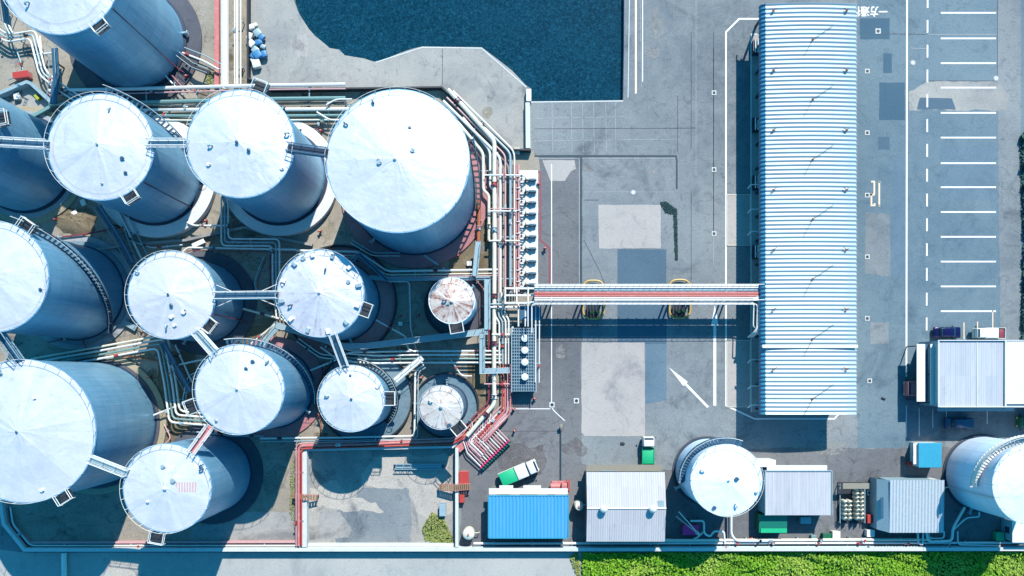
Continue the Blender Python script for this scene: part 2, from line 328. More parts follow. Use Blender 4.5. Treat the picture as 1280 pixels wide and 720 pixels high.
def water_mat():
    m, t, b = nodes('water'); p = pos(t); v = noise(t, p, 2.6, 6, .75, 1.2); v2 = noise(t, p, .08, 4, .6)
    a = mixc(t, ramp(t, v2, .35, .65), (.001, .015, .027), (.002, .024, .042)); col = mixc(t, ramp(t, v, .46, .66, 0, .8), a, (.010, .072, .125)); col = mixc(t, ramp(t, noise(t, p, 5, 3, .8), .66, .74, 0, .8), col, (.06, .2, .28))
    t.links.new(col, b.inputs['Base Color']); b.inputs['Specular IOR Level'].default_value = .3; b.inputs['Roughness'].default_value = .15; b.inputs['IOR'].default_value = 1.33
    bump(t, b, v, .25, .04); return m
M['water'] = water_mat()
def leaf_mat(name, a, b_, c_):
    m, t, b = nodes(name); p = pos(t); f = ramp(t, noise(t, p, .35, 5, .7), .35, .65); g = ramp(t, noise(t, p, 2.5, 3, .7), .35, .65)
    t.links.new(mixc(t, ramp(t, noise(t, p, .12, 3), .5, .65, 0, .6), mixc(t, g, mixc(t, f, a, b_), b_), c_), b.inputs['Base Color']); b.inputs['Roughness'].default_value = .7
    b.inputs['Specular IOR Level'].default_value = .2; return m
M['grass'] = leaf_mat('grass', (.04, .13, .008), (.13, .27, .012), (.22, .30, .05))
M['grass_base'] = leaf_mat('grass soil', (.015, .05, .008), (.03, .08, .01), (.04, .05, .02))
M['weed'] = leaf_mat('weeds', (.10, .13, .03), (.19, .22, .06), (.10, .10, .05))
M['moss'] = leaf_mat('dark moss', (.01, .03, .035), (.015, .045, .045), (.02, .04, .03))
M['dkleaf'] = leaf_mat('dark leaves', (.012, .045, .045), (.02, .07, .06), (.03, .06, .05))

# ---------------------------------------------------------------- ground, water, patches
LAY = [0.0]
def patch(name, pts, m, lvl, rag=0.0):
    z = .004*lvl
    mb = MB(); q = [W(x, y, z) for x, y in pts]
    if rag:
        rn = random.Random(len(pts)*7+int(abs(pts[0][0]))); o = []
        for i, p in enumerate(q):
            e = q[(i+1) % len(q)]; k = max(1, int((e-p).length/.7)); nn = (e-p).normalized(); nn = Vector((-nn.y, nn.x, 0)); w_ = 0
            for j in range(k):
                w_ = w_*.6+rn.uniform(-1, 1)*rag; o.append(p.lerp(e, j/k)+(nn*w_ if j else Vector((0, 0, 0))))
        q = o
    tri = tessellate_polygon([q]); fs = []
    for t in tri:
        a, b, c = [q[i] for i in t]; fs.append(t if (b-a).cross(c-a).z > 0 else t[::-1])
    mb.add(q, fs); return struct(name, mb, m)
hole = [(368, -90), (367, 0), (372, 14), (379, 25), (386, 36), (394, 45), (404, 53), (412, 60), (424, 62), (431, 69), (442, 71), (455, 73), (467, 77), (478, 76), (488, 71), (503, 65), (515, 61), (528, 58), (562, 58.5), (602, 59), (622, 74), (640, 88), (657, 106), (664, 111), (664, 126.5), (722, 126), (779, 125), (780, 60), (781, -90)]
hp = [W(x, y, 0) for x, y in hole]; outer = [Vector((-400, -350, 0)), Vector((400, -350, 0)), Vector((400, 450, 0)), Vector((-400, 450, 0))]
tri = tessellate_polygon([outer, hp]); allp = outer+hp; fs = []
for t in tri:
    a, b, c = [allp[i] for i in t]; fs.append(t if (b-a).cross(c-a).z > 0 else t[::-1])
struct('ground', MB().add(allp, fs), M['asphalt'])
qw = MB(); n = len(hp)
for i in range(n):
    a, b = hp[i], hp[(i+1) % n]; qw.add([a, b, (b.x, b.y, -2.0), (a.x, a.y, -2.0)], [(0, 1, 2, 3)])
struct('quay_wall', qw, M['conc'])
struct('water', MB().add([(-42, 30, -1.0), (24, 30, -1.0), (24, 85, -1.0), (-42, 85, -1.0)], [(0, 1, 2, 3)]), M['water'])
# quay apron: concrete west of and below the water
ap = [(309, -90)]+hole[:25]+[(664, 187), (637, 187), (552, 109), (338, 110), (309, 97)]
patch('quay_apron', ap, M['conc'], 1)
patch('quay_path', [(664, 127), (779, 126), (790, 118), (790, 193), (668, 193)], M['asphalt'], 1)
bund = [(-90, -90), (308, -90), (308, 98), (338, 111), (552, 109.5), (637, 187.5), (676, 187.5), (678, 360), (672, 500), (640, 520), (606, 556), (570, 560), (376, 561), (376, 682), (33, 682), (4, 652), (-4, 625), (-90, 600)]
patch('tank_yard_floor', bund, M['bund_floor'], 1)
patch('basin_floor', [(384, 564), (569, 561), (569, 681), (384, 681)], M['pond_floor'], 1)
patch('stained_yard', [(575, 556), (640, 516), (728, 510), (728, 580), (870, 590), (870, 684), (575, 684)], M['asphalt_mauve'], 1.5, 0.16)
patch('side_yard', [(870, 560), (1400, 560), (1400, 686), (870, 686)], M['asphalt_mauve'], 1.3, 0.16)
patch('parking_area', [(1072, -90), (1400, -90), (1400, 420), (1130, 560), (1072, 560)], M['asphalt_blue'], 1)
patch('parking_edge_strip', [(1247, -90), (1276, -90), (1276, 440), (1252, 440), (1250, 390), (1247, 104)], M['asphalt'], 2)
patch('concrete_band', [(1160, 102), (1250, 102), (1262, 120), (1258, 138), (1136, 138), (1136, 114)], M['conc'], 3, 0.16)
patch('pump_yard', [(673, 196), (728, 196), (727, 512), (640, 516), (640, 405), (673, 405)], M['asphalt_mauve'], 2, 0.16)
patch('bottom_road', [(-90, 676), (33, 691), (726, 691), (726, 800), (-90, 800)], M['conc_road'], 1)
patch('slab', [(748, 256), (826, 256), (826, 310.5), (749, 310.5)], M['conc_pale'], 3, 0.04)
patch('asphalt_patch', [(772, 311.5), (833, 311.5), (833, 430), (772, 430)], M['asphalt_dark'], 3, 0.04)
patch('slab', [(727, 428), (806, 428), (806, 545), (731, 545), (727, 541)], M['conc_pale'], 4, 0.04)
patch('slab', [(678, 200), (718, 200), (720, 211), (714, 214), (706, 226), (688, 226)], M['conc_pale'], 4, 0.04)
patch('asphalt_patch', [(807, 428), (833, 428), (833, 500), (807, 505)], M['asphalt_worn'], 2, 0.04)
patch('asphalt_patch', [(1075, 23), (1112, 23), (1112, 49), (1075, 49)], M['asphalt_teal'], 3, 0.04)
patch('asphalt_patch', [(1104, 67), (1115, 67), (1115, 91), (1104, 91)], M['asphalt_teal'], 3, 0.04)
patch('asphalt_patch', [(1099, 103), (1131, 103), (1131, 150), (1099, 150)], M['asphalt_teal'], 3, 0.04)
patch('asphalt_patch', [(1098, 171), (1112, 171), (1112, 187), (1098, 187)], M['asphalt_dark'], 3, 0.04)
patch('asphalt_patch', [(1116, 195), (1132, 195), (1132, 345), (1114, 345)], M['asphalt_worn'], 2, 0.04)
patch('asphalt_patch', [(1150, 122), (1158, 122), (1190, 123), (1195, 137), (1146, 137)], M['asphalt_dark'], 4, 0.04)
patch('slab', [(1082, 265), (1112, 268), (1113, 346), (1081, 342)], M['asphalt'], 2, 0.04)
patch('slab', [(1088, 403), (1111, 403), (1111, 430), (1088, 430)], M['asphalt'], 2, 0.04)
patch('asphalt_patch', [(1176, 182), (1244, 182), (1244, 250), (1176, 250)], M['asphalt_worn'], 2, 0.04)
patch('concrete_walk', [(664, 140), (780, 140), (846, 168), (846, 192), (668, 192)], M['asphalt'], 2, 0.16)
patch('pale_patch', [(372, 44), (383, 42), (386, 58), (383, 71), (372, 72)], M['conc_pale'], 2, 0.16)
patch('basin_patch', [(452, 610), (508, 609), (514, 614), (514, 678), (420, 678), (418, 640), (440, 630)], M['asphalt'], 2, 0.16)
patch('basin_crust', [(466, 570), (560, 568), (566, 640), (545, 652), (520, 640), (512, 612), (452, 607), (456, 588)], M['crust'], 3, .3)
patch('basin_crust', [(388, 610), (420, 600), (440, 622), (470, 628), (480, 640), (430, 640), (404, 632), (390, 640)], M['crust'], 3, .3)
patch('basin_crust', [(130, 700), (160, 697), (178, 702), (176, 735), (150, 740), (138, 715)], M['crust'], 3, .25)
patch('basin_patch', [(400, 640), (425, 640), (440, 662), (436, 672), (400, 676)], M['conc'], 3, 0.16)
patch('dirt_ground', [(200, 440), (245, 440), (240, 500), (250, 560), (200, 560), (196, 500)], M['dirt'], 2, 0.16)
patch('dirt_ground', [(295, 400), (345, 398), (350, 440), (300, 440)], M['dirt'], 2, 0.16)
patch('dirt_ground', [(480, 430), (625, 430), (625, 545), (490, 545)], M['bund_floor'], 2, 0.16)
patch('dirt_ground', [(585, 440), (620, 440), (622, 500), (600, 540), (585, 480)], M['dirt'], 3, 0.16)
patch('dirt_ground', [(560, 300), (612, 250), (614, 345), (560, 345)], M['dirt'], 3, 0.16)
patch('dirt_ground', [(345, 640), (300, 640), (240, 660), (236, 680), (372, 680), (372, 640)], M['conc'], 2, 0.16)

rs = random.Random(21)
for (px, py, rx, ry, mn) in ((262, 300, 12, 6, 'dirt'), (402, 155, 14, 7, 'conc'), (235, 300, 20, 5, 'dirt'), (318, 400, 16, 10, 'sand'), (186, 445, 14, 6, 'sand'), (190, 475, 8, 14, 'dirt'), (505, 440, 16, 7, 'dirt'), (590, 325, 10, 9, 'sand'), (610, 470, 6, 14, 'sand'), (230, 530, 14, 8, 'sand'), (400, 545, 12, 5, 'dirt'), (60, 80, 14, 8, 'conc'), (245, 40, 10, 22, 'conc'), (15, 70, 12, 16, 'conc'), (345, 600, 16, 24, 'bund_floor'), (655, 575, 34, 22, 'oil'), (715, 560, 18, 12, 'oil'), (620, 620, 12, 16, 'conc'), (700, 440, 8, 9, 'conc_pale'), (816, 214, 6, 5, 'conc_pale'), (735, 210, 7, 8, 'conc'), (372, 56, 8, 10, 'conc_pale'), (820, 30, 10, 20, 'conc'), (815, 65, 12, 8, 'conc_pale'), (1030, 560, 30, 8, 'conc')):
    n_ = 14; ph = [rs.uniform(.55, 1.2) for _ in range(n_)]
    patch('floor_stain', [(px+rx*ph[i]*math.cos(2*PI*i/n_), py+ry*ph[i]*math.sin(2*PI*i/n_)) for i in range(n_)], STAIN[mn], 4.5+.3*rs.random(), .12)
tanks_px = [(169, 52, 84), (37, 208, 76), (198, 224, 76), (353, 224, 76), (519, 242, 94), (99, 366, 74), (256, 379, 66), (425, 378, 70), (343, 485, 66), (457, 495, 60), (570, 383, 41), (559, 506, 42), (120, 529, 90), (266, 591, 66)]
for mn in ('dirt', 'sand', 'conc', 'oil'):
    mb = MB(); z0 = 4.5+.25*('dirt', 'sand', 'conc', 'oil').index(mn)
    for q_ in range(46):
        px, py = rs.uniform(0, 625), rs.uniform(60, 545); rr = rs.uniform(4, 13)
        if any(math.hypot(px-a, py-b) < c+rr*.6 for a, b, c in tanks_px) or (py < 108 and px > 300): continue
        n_ = 12; ph = [rs.uniform(.5, 1.2) for _ in range(n_)]; zz = (z0+.004*q_)*.004
        mb.add([W(px+rr*ph[i]*math.cos(2*PI*i/n_), py+rr*ph[i]*math.sin(2*PI*i/n_), zz) for i in range(n_)][::-1], [tuple(range(n_))])
    struct('floor_stain', mb, STAIN[mn])
# painted lines
def lines(name, segs, m, lvl=6, wpx=2.0):
    mb = MB(); z = .004*lvl
    for s_ in segs:
        pts = [W(x, y, z) for x, y in s_]; a = offset(pts, wpx*.065); b = offset(pts, -wpx*.065)
        for i in range(len(pts)-1): mb.add([b[i], b[i+1], a[i+1], a[i]], [(0, 1, 2, 3)])
    return struct(name, mb, m)
lines('parking_markings', [[(1176, y), (1245, y)] for y in (16, 48, 79, 109.5, 141, 172, 204, 234, 265, 296, 327, 358, 389)], M['line'], 6, 2.0)
lines('lane_markings', [[(1159.5-.003*y, y), (1159.5-.003*y, y+16)] for y in range(-37, 400, 31)], M['line'], 6, 2.0)
lines('lane_line', [[(1134, -90), (1133.4, 200), (1133, 471)]], M['line'], 6, 2.2)
lines('loading_bay_line', [[(960, 23.5), (924, 23.5), (907.5, 40), (907.5, 507), (943, 523.5), (1043, 523.5), (1050, 516)]], M['line'], 6, 2.0)
lines('yard_line', [[(689.5, 205), (689.5, 509), (693, 514), (706, 526)], [(640, 511), (688, 511)]], M['line'], 6, 1.1)
lines('quay_line', [[(794.8, -90), (794.8, 117)]], M['line_orange'], 6, 2.2)
lines('quay_guide_line', [[(803.3, -90), (803.3, 102)]], M['line'], 6, 1.0)
lines('stall_stub_lines', [[(1205, 403), (1205, 424)], [(1222, 402), (1222, 410)], [(1241, 388), (1241, 410)]], M['line_orange'], 6, 1.2)
lines('shade_stall_lines', [[(1133, 507), (1133, 547)], [(1149, 510), (1149, 545)], [(1166, 512), (1166, 535)], [(1183, 512), (1183, 530)], [(1234, 512), (1234, 530)]], M['line'], 6, .8)
lines('drain_channel', [[(668, 195), (845, 195), (846, 200), (846, 236)], [(726.3, 196.5), (726.3, 356)]], M['drain'], 7, 2.2)
lines('channel_edge', [[(672, 198), (844, 198)], [(724.2, 198), (724.2, 356)]], M['pad_grey'], 6, 1.0)
lines('cable_trench', [[(700.5, 537), (700.5, 606)]], M['drain'], 7, 2.2)
lines('shore_edge', [[(664, 127.6), (779, 126.2)], [(470, 77.8), (528, 59.2), (602, 60.2), (658, 109)]], M['curb'], 6, 1.4)
lines('quay_kerb', [[(788, -90), (786, 60), (785, 122)]], M['curb'], 6, 1.0)
lines('asphalt_joint', [[(864, 40), (864, 186)], [(668, 161), (870, 160)], [(847, 120), (847, 190)], [(892, 40), (892, 290)], [(1247, -60), (1247, 101)], [(1160, 101), (1247, 101)], [(1101, 42), (1158, 43)], [(864, 240), (864, 350)], [(730, 250), (748, 250)], [(575, 539), (702, 539)], [(553, 61), (553, 106)], [(730, 300), (750, 340), (756, 356)]], M['pad_dark'], 5, .7)
lines('slab_joint', [[(x, 128), (x+1, 190)] for x in (690, 714, 728, 742, 757, 769)]+[[(668, 148), (780, 146)], [(668, 176), (846, 174)], [(800, 0), (802, 110)], [(870, 0), (870, 220)], [(892, 60), (892, 330)], [(730, 240), (846, 240)], [(1160, 43), (1246, 43)], [(1138, 60), (1158, 61)]], M['pad_grey'], 5, .8)
lines('red_kerb', [[(672, 214), (675.5, 216), (675.5, 300), (687, 310), (687, 358)]], M['crimson'], 6, 2.2)
def arrow(tip, base, tail, hw, sw):
    t = Vector(tip); e = Vector(tail); d = (e-t).normalized(); n_ = Vector((-d.y, d.x)); b = Vector(base)
    q = [t, b+n_*hw, b+n_*sw, e+n_*sw, e-n_*sw, b-n_*sw, b-n_*hw]
    patch('direction_arrow', [(p.x, p.y) for p in q], M['line'], 6)
arrow((893.5, 381), (893.5, 407), (893.5, 507), 4.6, 1.8)
arrow((836, 459), (857, 480), (885, 509), 3.8, 1.5)
# painted writing on the asphalt (read from the north side)
def writing(name, txt, px, py, hpx, wscale, m, rz=PI):
    c = bpy.data.curves.new(name, 'FONT'); c.body = txt; c.align_x = 'CENTER'; c.align_y = 'CENTER'; c.size = 1
    o = bpy.data.objects.new(name, c); COL.objects.link(o); bpy.context.view_layer.update()
    dg = bpy.context.evaluated_depsgraph_get(); me = bpy.data.meshes.new_from_object(o.evaluated_get(dg)); bpy.data.objects.remove(o)
    ys = [v.co.y for v in me.vertices]; xs = [v.co.x for v in me.vertices]
    print('TEXT', name, len(xs), min(xs), max(xs))
    hh = max(ys)-min(ys); ww = max(xs)-min(xs); s_ = hpx*.13/hh; cx, cy = (max(xs)+min(xs))/2, (max(ys)+min(ys))/2
    sx = wscale*.13/ww
    for v in me.vertices: v.co = ((v.co.x-cx)*sx, (v.co.y-cy)*s_, 0)
    vv = [tuple(v.co) for v in me.vertices]; ff = [tuple(p.vertices) for p in me.polygons]; mb = MB()
    for k, (dx, dy) in enumerate(((0, 0), (.045, 0), (-.045, 0), (0, .04), (0, -.04))): mb.add([(x+dx, y+dy, k*.0012) for x, y, z in vv], ff)
    me = bpy.data.meshes.new(name); me.from_pydata(mb.v, [], mb.f)
    me.materials.clear(); me.materials.append(m); o = bpy.data.objects.new(name, me); COL.objects.link(o)
    o.location = W(px, py, .026); o.rotation_euler.z = rz; return tag(o, kind='structure')
writing('one_way_lettering', '一方通行', 1087, 14.5, 12.5, 44, M['line'])
# tall painted bay number, drawn as strokes, turned half round
def strokes(name, segs, px, py, sx, sy, m, wd):
    mb = MB()
    for s_ in segs:
        pts = [W(px-x*sx, py+y*sy, .026) for x, y in s_]; a = offset(pts, wd/2); b = offset(pts, -wd/2)
        for i in range(len(pts)-1): mb.add([b[i], b[i+1], a[i+1], a[i]], [(0, 1, 2, 3)])
    return struct(name, mb, m)
strokes('bay_number', [[(-4.6, 1), (-4.6, -1)], [(-5.6, 1), (-3.6, 1)], [(-5.6, -.92), (-4.6, -1)], [(5.6, -1), (1.6, -1), (1.6, .02), (2.4, .1), (5, .1), (5.6, -.02)]], 1094.5, 242, 1, 15, M['line_orange'], .27)
strokes('bay_number', [[(5.2, .0), (5.2, .98), (1.2, .98), (1.2, .8)]], 1094.5, 242, 1, 15, M['line_orange'], .27)

def scatter(name, poly, count, size, m, hmax=.3, label=None, base=None, kind=None, seed=1, bump_h=0):
    rnd = random.Random(seed); q = [W(x, y, 0) for x, y in poly]; xs = [p.x for p in q]; ys = [p.y for p in q]; mb = MB(); k = 0
    def inside(x, y):
        c = False
        for i in range(len(q)):
            a, b = q[i], q[i-1]
            if (a.y > y) != (b.y > y) and x < (b.x-a.x)*(y-a.y)/(b.y-a.y)+a.x: c = not c
        return c
    while k < count:
        x, y = rnd.uniform(min(xs), max(xs)), rnd.uniform(min(ys), max(ys))
        if not inside(x, y): continue
        k += 1; hh = (math.sin(x*.9+math.sin(y*1.7)*2)+math.sin(y*1.3+x*.4)*.8)*.25+.5
        z = rnd.uniform(.02, hmax)*max(.15, hh); a = rnd.uniform(0, 2*PI); s = size*rnd.uniform(.5, 1.3); tl = rnd.uniform(-.9, .9)
        d = Vector((math.cos(a), math.sin(a), tl*.8))*s; e = Vector((-math.sin(a), math.cos(a), rnd.uniform(-.5, .5)))*s*.3; p = Vector((x, y, z+.05))
        mb.add([p-d*.5, p+e, p+d*.5+Vector((0, 0, .1*s)), p-e], [(0, 1, 2, 3)])
    return mb
gp = [(728, 691), (1400, 689), (1400, 790), (728, 790)]
patch('grass_bank', gp, M['grass_base'], 3)
tag(scatter('grass', gp, 42000, .45, M['grass'], 1.3, seed=3).build('grass', M['grass']), 'bright green grass and low growth along the bottom edge', 'grass', kind='stuff')
tag(scatter('grass', [(726, 690.5), (1400, 688.5), (1400, 690), (728, 693)], 900, .3, M['grass'], .25, seed=31).build('grass', M['grass']), 'short tufts creeping against the outer face of bottom wall', 'grass', kind='stuff')
g2 = [(712, 694), (722, 691), (726, 705), (724, 730), (718, 712)]
tag(scatter('weeds', g2, 260, .4, M['weed'], .4, seed=4).build('weeds', M['weed']), 'sparse weeds at the end of the pale road beside the grass', 'weeds', kind='stuff')
tag(scatter('weeds', [(528, 660), (540, 640), (556, 650), (566, 672), (566, 680), (532, 676)], 900, .42, M['weed'], .6, seed=5).build('shrub', M['weed']), 'yellow green shrub in the corner of the concrete basin', 'shrub')
tag(scatter('weeds', [(363, 580), (372, 570), (374, 640), (368, 660), (362, 640)], 420, .25, M['weed'], .15, seed=6).build('weeds', M['weed']), 'thin strip of weeds along outside of basin left wall', 'weeds', kind='stuff')
tag(scatter('weeds', [(825, 253), (832, 252), (846, 262), (847, 325), (844, 325), (842, 268), (832, 266)], 1100, .3, M['moss'], .06, seed=8).build('weeds', M['moss']), 'dark moss growing along the drain channel beside the pale slab', 'weeds', kind='stuff')
tag(scatter('weeds', [(258, 92), (272, 88), (272, 108), (256, 108)], 120, .35, M['weed'], .3, seed=9).build('weeds', M['weed']), 'small green weeds at the foot of the red duct', 'weeds', kind='stuff')
tag(scatter('hedge', [(1278, -60), (1286, -60), (1286, 160), (1275, 170), (1279, 300), (1276, 440), (1284, 440), (1300, 440), (1300, -60)], 9000, .6, M['dkleaf'], 1.2, seed=10).build('hedge', M['dkleaf']), 'dark hedge along the far right edge of parking area', 'hedge', kind='stuff')
# dirt mound between tanks
def blob(name, px, py, rx, ry, hh, m, seed, nseg=22):
    rnd = random.Random(seed); c = W(px, py, 0); mb = MB(); vs_ = []; ph = [rnd.uniform(.8, 1.15) for _ in range(nseg)]
    for k in range(5):
        f = 1-k/5
        for i in range(nseg):
            a = 2*PI*i/nseg; r = ph[i]*f; vs_.append((c.x+rx*.13*r*math.cos(a), c.y+ry*.13*r*math.sin(a), .012+hh*(1-f*f)*rnd.uniform(.8, 1.1)))
    vs_.append((c.x, c.y, hh)); fs = [(k*nseg+i, k*nseg+(i+1) % nseg, (k+1)*nseg+(i+1) % nseg, (k+1)*nseg+i) for k in range(4) for i in range(nseg)]
    fs += [(4*nseg+i, 4*nseg+(i+1) % nseg, 5*nseg) for i in range(nseg)]
    return mb.add(vs_, fs)
struct('dirt_mound', blob('d', 97, 277, 26, 19, .8, None, 3), M['dirt'], True)

# ---------------------------------------------------------------- walls
def wall(label, pts, z, wd, m, name='bund_wall', cap=None, cat='wall', group=None):
    q = [W(x, y, z) for x, y in pts]; a = offset(q, wd/2); b = offset(q, -wd/2)
    mb = MB(); n = len(q); vs_ = []
    for i in range(n):
        vs_ += [(a[i].x, a[i].y, z), (b[i].x, b[i].y, z), (b[i].x, b[i].y, 0), (a[i].x, a[i].y, 0)]
    fs = [(0, 1, 2, 3), tuple(4*(n-1)+k for k in (3, 2, 1, 0))]
    for i in range(n-1):
        for k in range(4): fs.append((4*i+k, 4*i+4+k, 4*i+4+(k+1) % 4, 4*i+(k+1) % 4))
    mb.add(vs_, [f[::-1] for f in fs]); o = mb.build(name, m); return tag(o, label, cat, group)
wall('long pale concrete bund wall along the bottom with chamfered left corner', [(-60, 610), (0, 628), (4, 655), (30, 687.5), (1380, 686.5)], 1.5, .55, M['curb'])
wall('inner kerb wall following the bottom left bund corner', [(9, 632), (12, 655), (36, 678.5), (372, 677.5)], .7, .3, M['pink'])
wall('wide white wall on the left side of the concrete basin', [(379.8, 684), (379.8, 562.5)], 1.4, .95, M['curb'])
wall('thin white wall across the top of the concrete basin', [(384, 562.6), (566, 558.8), (572, 553)], 1.4, .35, M['curb'])
wall('narrow wall on the right side of the concrete basin', [(571, 684), (571, 560)], 1.4, .5, M['curb'])
wall('low kerb along the inside bottom of the concrete basin', [(385, 681), (568, 681)], .5, .5, M['curb'])
wall('thin dark topped fence wall between the tanks and quay apron', [(309.5, -60), (309.5, 97), (337, 111.5), (382, 111), (552, 108.5), (637, 186.5), (664, 187)], 1.2, .25, M['dark'], 'boundary_wall')
wall('short white quay wall between apron and square of asphalt', [(659.5, 128), (660, 185)], 1.0, .7, M['curb'], 'quay_wall_block')
wall('white block at corner of the water', [(661, 111), (661, 126)], 1.0, .8, M['white'], 'corner_block', cat='block')
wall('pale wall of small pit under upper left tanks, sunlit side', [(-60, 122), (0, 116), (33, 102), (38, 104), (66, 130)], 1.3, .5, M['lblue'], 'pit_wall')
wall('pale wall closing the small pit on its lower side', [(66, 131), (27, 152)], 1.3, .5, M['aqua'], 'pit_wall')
wall('low concrete divider wall crossing below the two upper middle tanks', [(120, 312), (160, 306), (232, 300), (262, 293), (306, 284), (345, 297), (390, 306)], .8, .4, M['conc'], 'divider_wall')
wall('low divider wall between dark red pad and small rusty tank', [(436, 345), (486, 348.5), (622, 347)], .9, .7, M['lblue'], 'divider_wall')
patch('pit_floor', [(-60, 126), (0, 120), (34, 106), (63, 131), (24, 154), (-60, 200)], M['conc'], 3)

# ---------------------------------------------------------------- tanks
TANKS = {}
def tank(key, label, tx, ty, rpx, h, roof=ROOF, shell=SHELL, pads=((1.15, 'pad_grey', .5),), vents=5, stair=None, riser=None, seed=0, slope=.13, posts=26, platform=None, roofr=1.0, nozzles=1, ridge=True, lugs=False):
    rnd = random.Random(seed+11); s = (H-h)/F; r = rpx*s; c = W(tx, ty, h); T = thing('storage_tank', label, 'tank', (c.x, c.y, 0), 0, 'storage tanks'); TANKS[key] = (c.x, c.y, r, h, T)
    zp = 0
    for i, (k, mn, hh) in enumerate(pads):
        R = r*k; MB().lathe([(R, 0.01), (R, hh), (R-.18, hh+.03), (.5, hh+.03)], n=72).build('foundation' if i == 0 else 'base_ring', M[mn], T, True); zp = hh
    MB().lathe([(r*1.0, .02), (r, h*.5), (r, h-.05), (r+.12, h-.05), (r+.12, h+.06), (r-.1, h+.06)], n=96).build('shell', shell, T, True)
    MB().lathe([(r+.25, .3), (r+.25, pads[-1][2]+.12), (r, pads[-1][2]+.14)], n=72).build('base_flange', M['navy'], T, True)
    # roof: conical plates, slightly uneven
    nw = 32 if r > 8 else 24; rings = [1.0, .8, .55, .3, .08]; vs_ = []; hz = r*slope
    for k, q in enumerate(rings):
        for i in range(nw):
            a = 2*PI*i/nw; jit = rnd.uniform(-.022, .022) if k else 0
            vs_.append((r*q*roofr*math.cos(a), r*q*roofr*math.sin(a), h+.07+hz*(1-q)+jit))
    vs_.append((0, 0, h+.07+hz)); fs = [(k*nw+i, k*nw+(i+1) % nw, (k+1)*nw+(i+1) % nw, (k+1)*nw+i) for k in range(4) for i in range(nw)]
    fs += [(4*nw+i, 4*nw+(i+1) % nw, 5*nw) for i in range(nw)]
    MB().add(vs_, fs).build('roof', roof, T)
    rl = MB(); R = r+.05
    rl.ring(0, 0, h+1.0, R, .03, 72, 5)
    for i in range(posts):
        a = 2*PI*i/posts; rl.box(R*math.cos(a), R*math.sin(a), h+.5, .06, .06, 1.0, a)
    rl.build('railing', M['white'], T)
    # roof fittings
    for i in range(vents):
        a = rnd.uniform(0, 2*PI); q = rnd.choice((.25, .5, .7, .86, .9)) if i else 0.02; x, y = r*q*math.cos(a), r*q*math.sin(a); z = h+hz*(1-q)
        k = rnd.uniform(.5, .8); v = MB()
        if i % 3 == 0: v.cyl(x, y, z, z+.5*k, .2*k, n=12).cyl(x, y, z+.45*k, z+.62*k, .36*k, .12*k, 12)
        elif i % 3 == 1: v.cyl(x, y, z, z+.35*k, .34*k, n=14).cyl(x, y, z+.35*k, z+.42*k, .42*k, n=14).box(x+.35*k, y, z+.3, .3, .12, .12)
        else: v.tube(fillet([(x, y, z), (x, y, z+.8*k), (x+.5*math.cos(a), y+.5*math.sin(a), z+.8*k), (x+.5*math.cos(a), y+.5*math.sin(a), z+.35*k)], .25), .12, 8)
        v.build('roof_vent', (M['lblue'], M['steelblue'], M['white'])[(i+seed) % 3], T, True)
    if lugs:
        for i in range(12):
            a = 2*PI*i/12+.2; MB().rbox(r*.9*math.cos(a), r*.9*math.sin(a), h+.35, .75, .55, .45, .06, a).build('roof_hatch', M['white'] if i % 2 else M['lblue'], T)
    if platform is not None:
        a = platform; x, y = (r+.8)*math.cos(a), (r+.8)*math.sin(a); p = MB(); p.box(x, y, h-.1, 1.6, 2.0, .08, a)
        p.build('platform', M['dark'], T); p = MB()
        cs = [(r+1.6, -1), (r+1.6, 1)]; P4 = [((r+.1), -1.0), (r+1.6, -1.0), (r+1.6, 1.0), ((r+.1), 1.0)]
        pp = [(u*math.cos(a)-v_*math.sin(a), u*math.sin(a)+v_*math.cos(a)) for u, v_ in P4]
        for zz in (h+1, h+.5): p.tube([(x_, y_, zz) for x_, y_ in pp], .055, 5)
        for x_, y_ in pp: p.tube([(x_, y_, h-.1), (x_, y_, h+1)], .05, 5)
        p.build('platform_rail', M['white'], T)
    if stair:
        a0, a1, mt = stair[:3]; zs = stair[3]*h if len(stair) > 3 else .6; n_ = max(12, int(abs(a1-a0)*r/.42)); tr = MB(); ra = MB(); st = MB(); o1 = []; o2 = []; i1 = []
        for i in range(n_+1):
            t = i/n_; a = a0+(a1-a0)*t; z = zs+(h-zs)*t; tr.box((r+.55)*math.cos(a), (r+.55)*math.sin(a), z, (1.5 if key == 'R2' else .85), (.46 if mt in ('white',) or key == 'R1' else .3), .06, a)
            o1.append(((r+1.0)*math.cos(a), (r+1.0)*math.sin(a), z)); o2.append(((r+1.02)*math.cos(a), (r+1.02)*math.sin(a), z+1.0)); i1.append(((r+.1)*math.cos(a), (r+.1)*math.sin(a), z-.05))
            if i % 4 == 0: ra.tube([o1[-1], o2[-1]], .035, 4)
        tr.tube(o1, .1, 5).tube(i1, .09, 5)
        if key == 'R2': mq = [(v[0]*1.03, v[1]*1.03, v[2]) for v in o1]; MB().add([(x, y, z-.1) for x, y, z in mq]+[(x, y, z+1.0) for x, y, z in mq], [(i, i+1, len(mq)+i+1, len(mq)+i) for i in range(len(mq)-1)]).build('stair_panel', M['white'], T)
        S = tr.build('spiral_stair', M[mt], T); ra.tube(o2, .045, 5).build('handrail', M['white'], S)
    if riser is not None:
        a, mn = riser; x, y = (r+.22)*math.cos(a), (r+.22)*math.sin(a)
        MB().tube(fillet([(x+1.5*math.cos(a), y+1.5*math.sin(a), .5), (x, y, .7), (x, y, h-.3)], .3), .09, 6).build('riser_pipe', M[mn], T, True)
        b_ = a+PI*.45; x, y = (r+.1)*math.cos(b_), (r+.1)*math.sin(b_); MB().tube([(x, y, .6), (x, y, h-.2)], .04, 5).build('cable', M['white'], T)
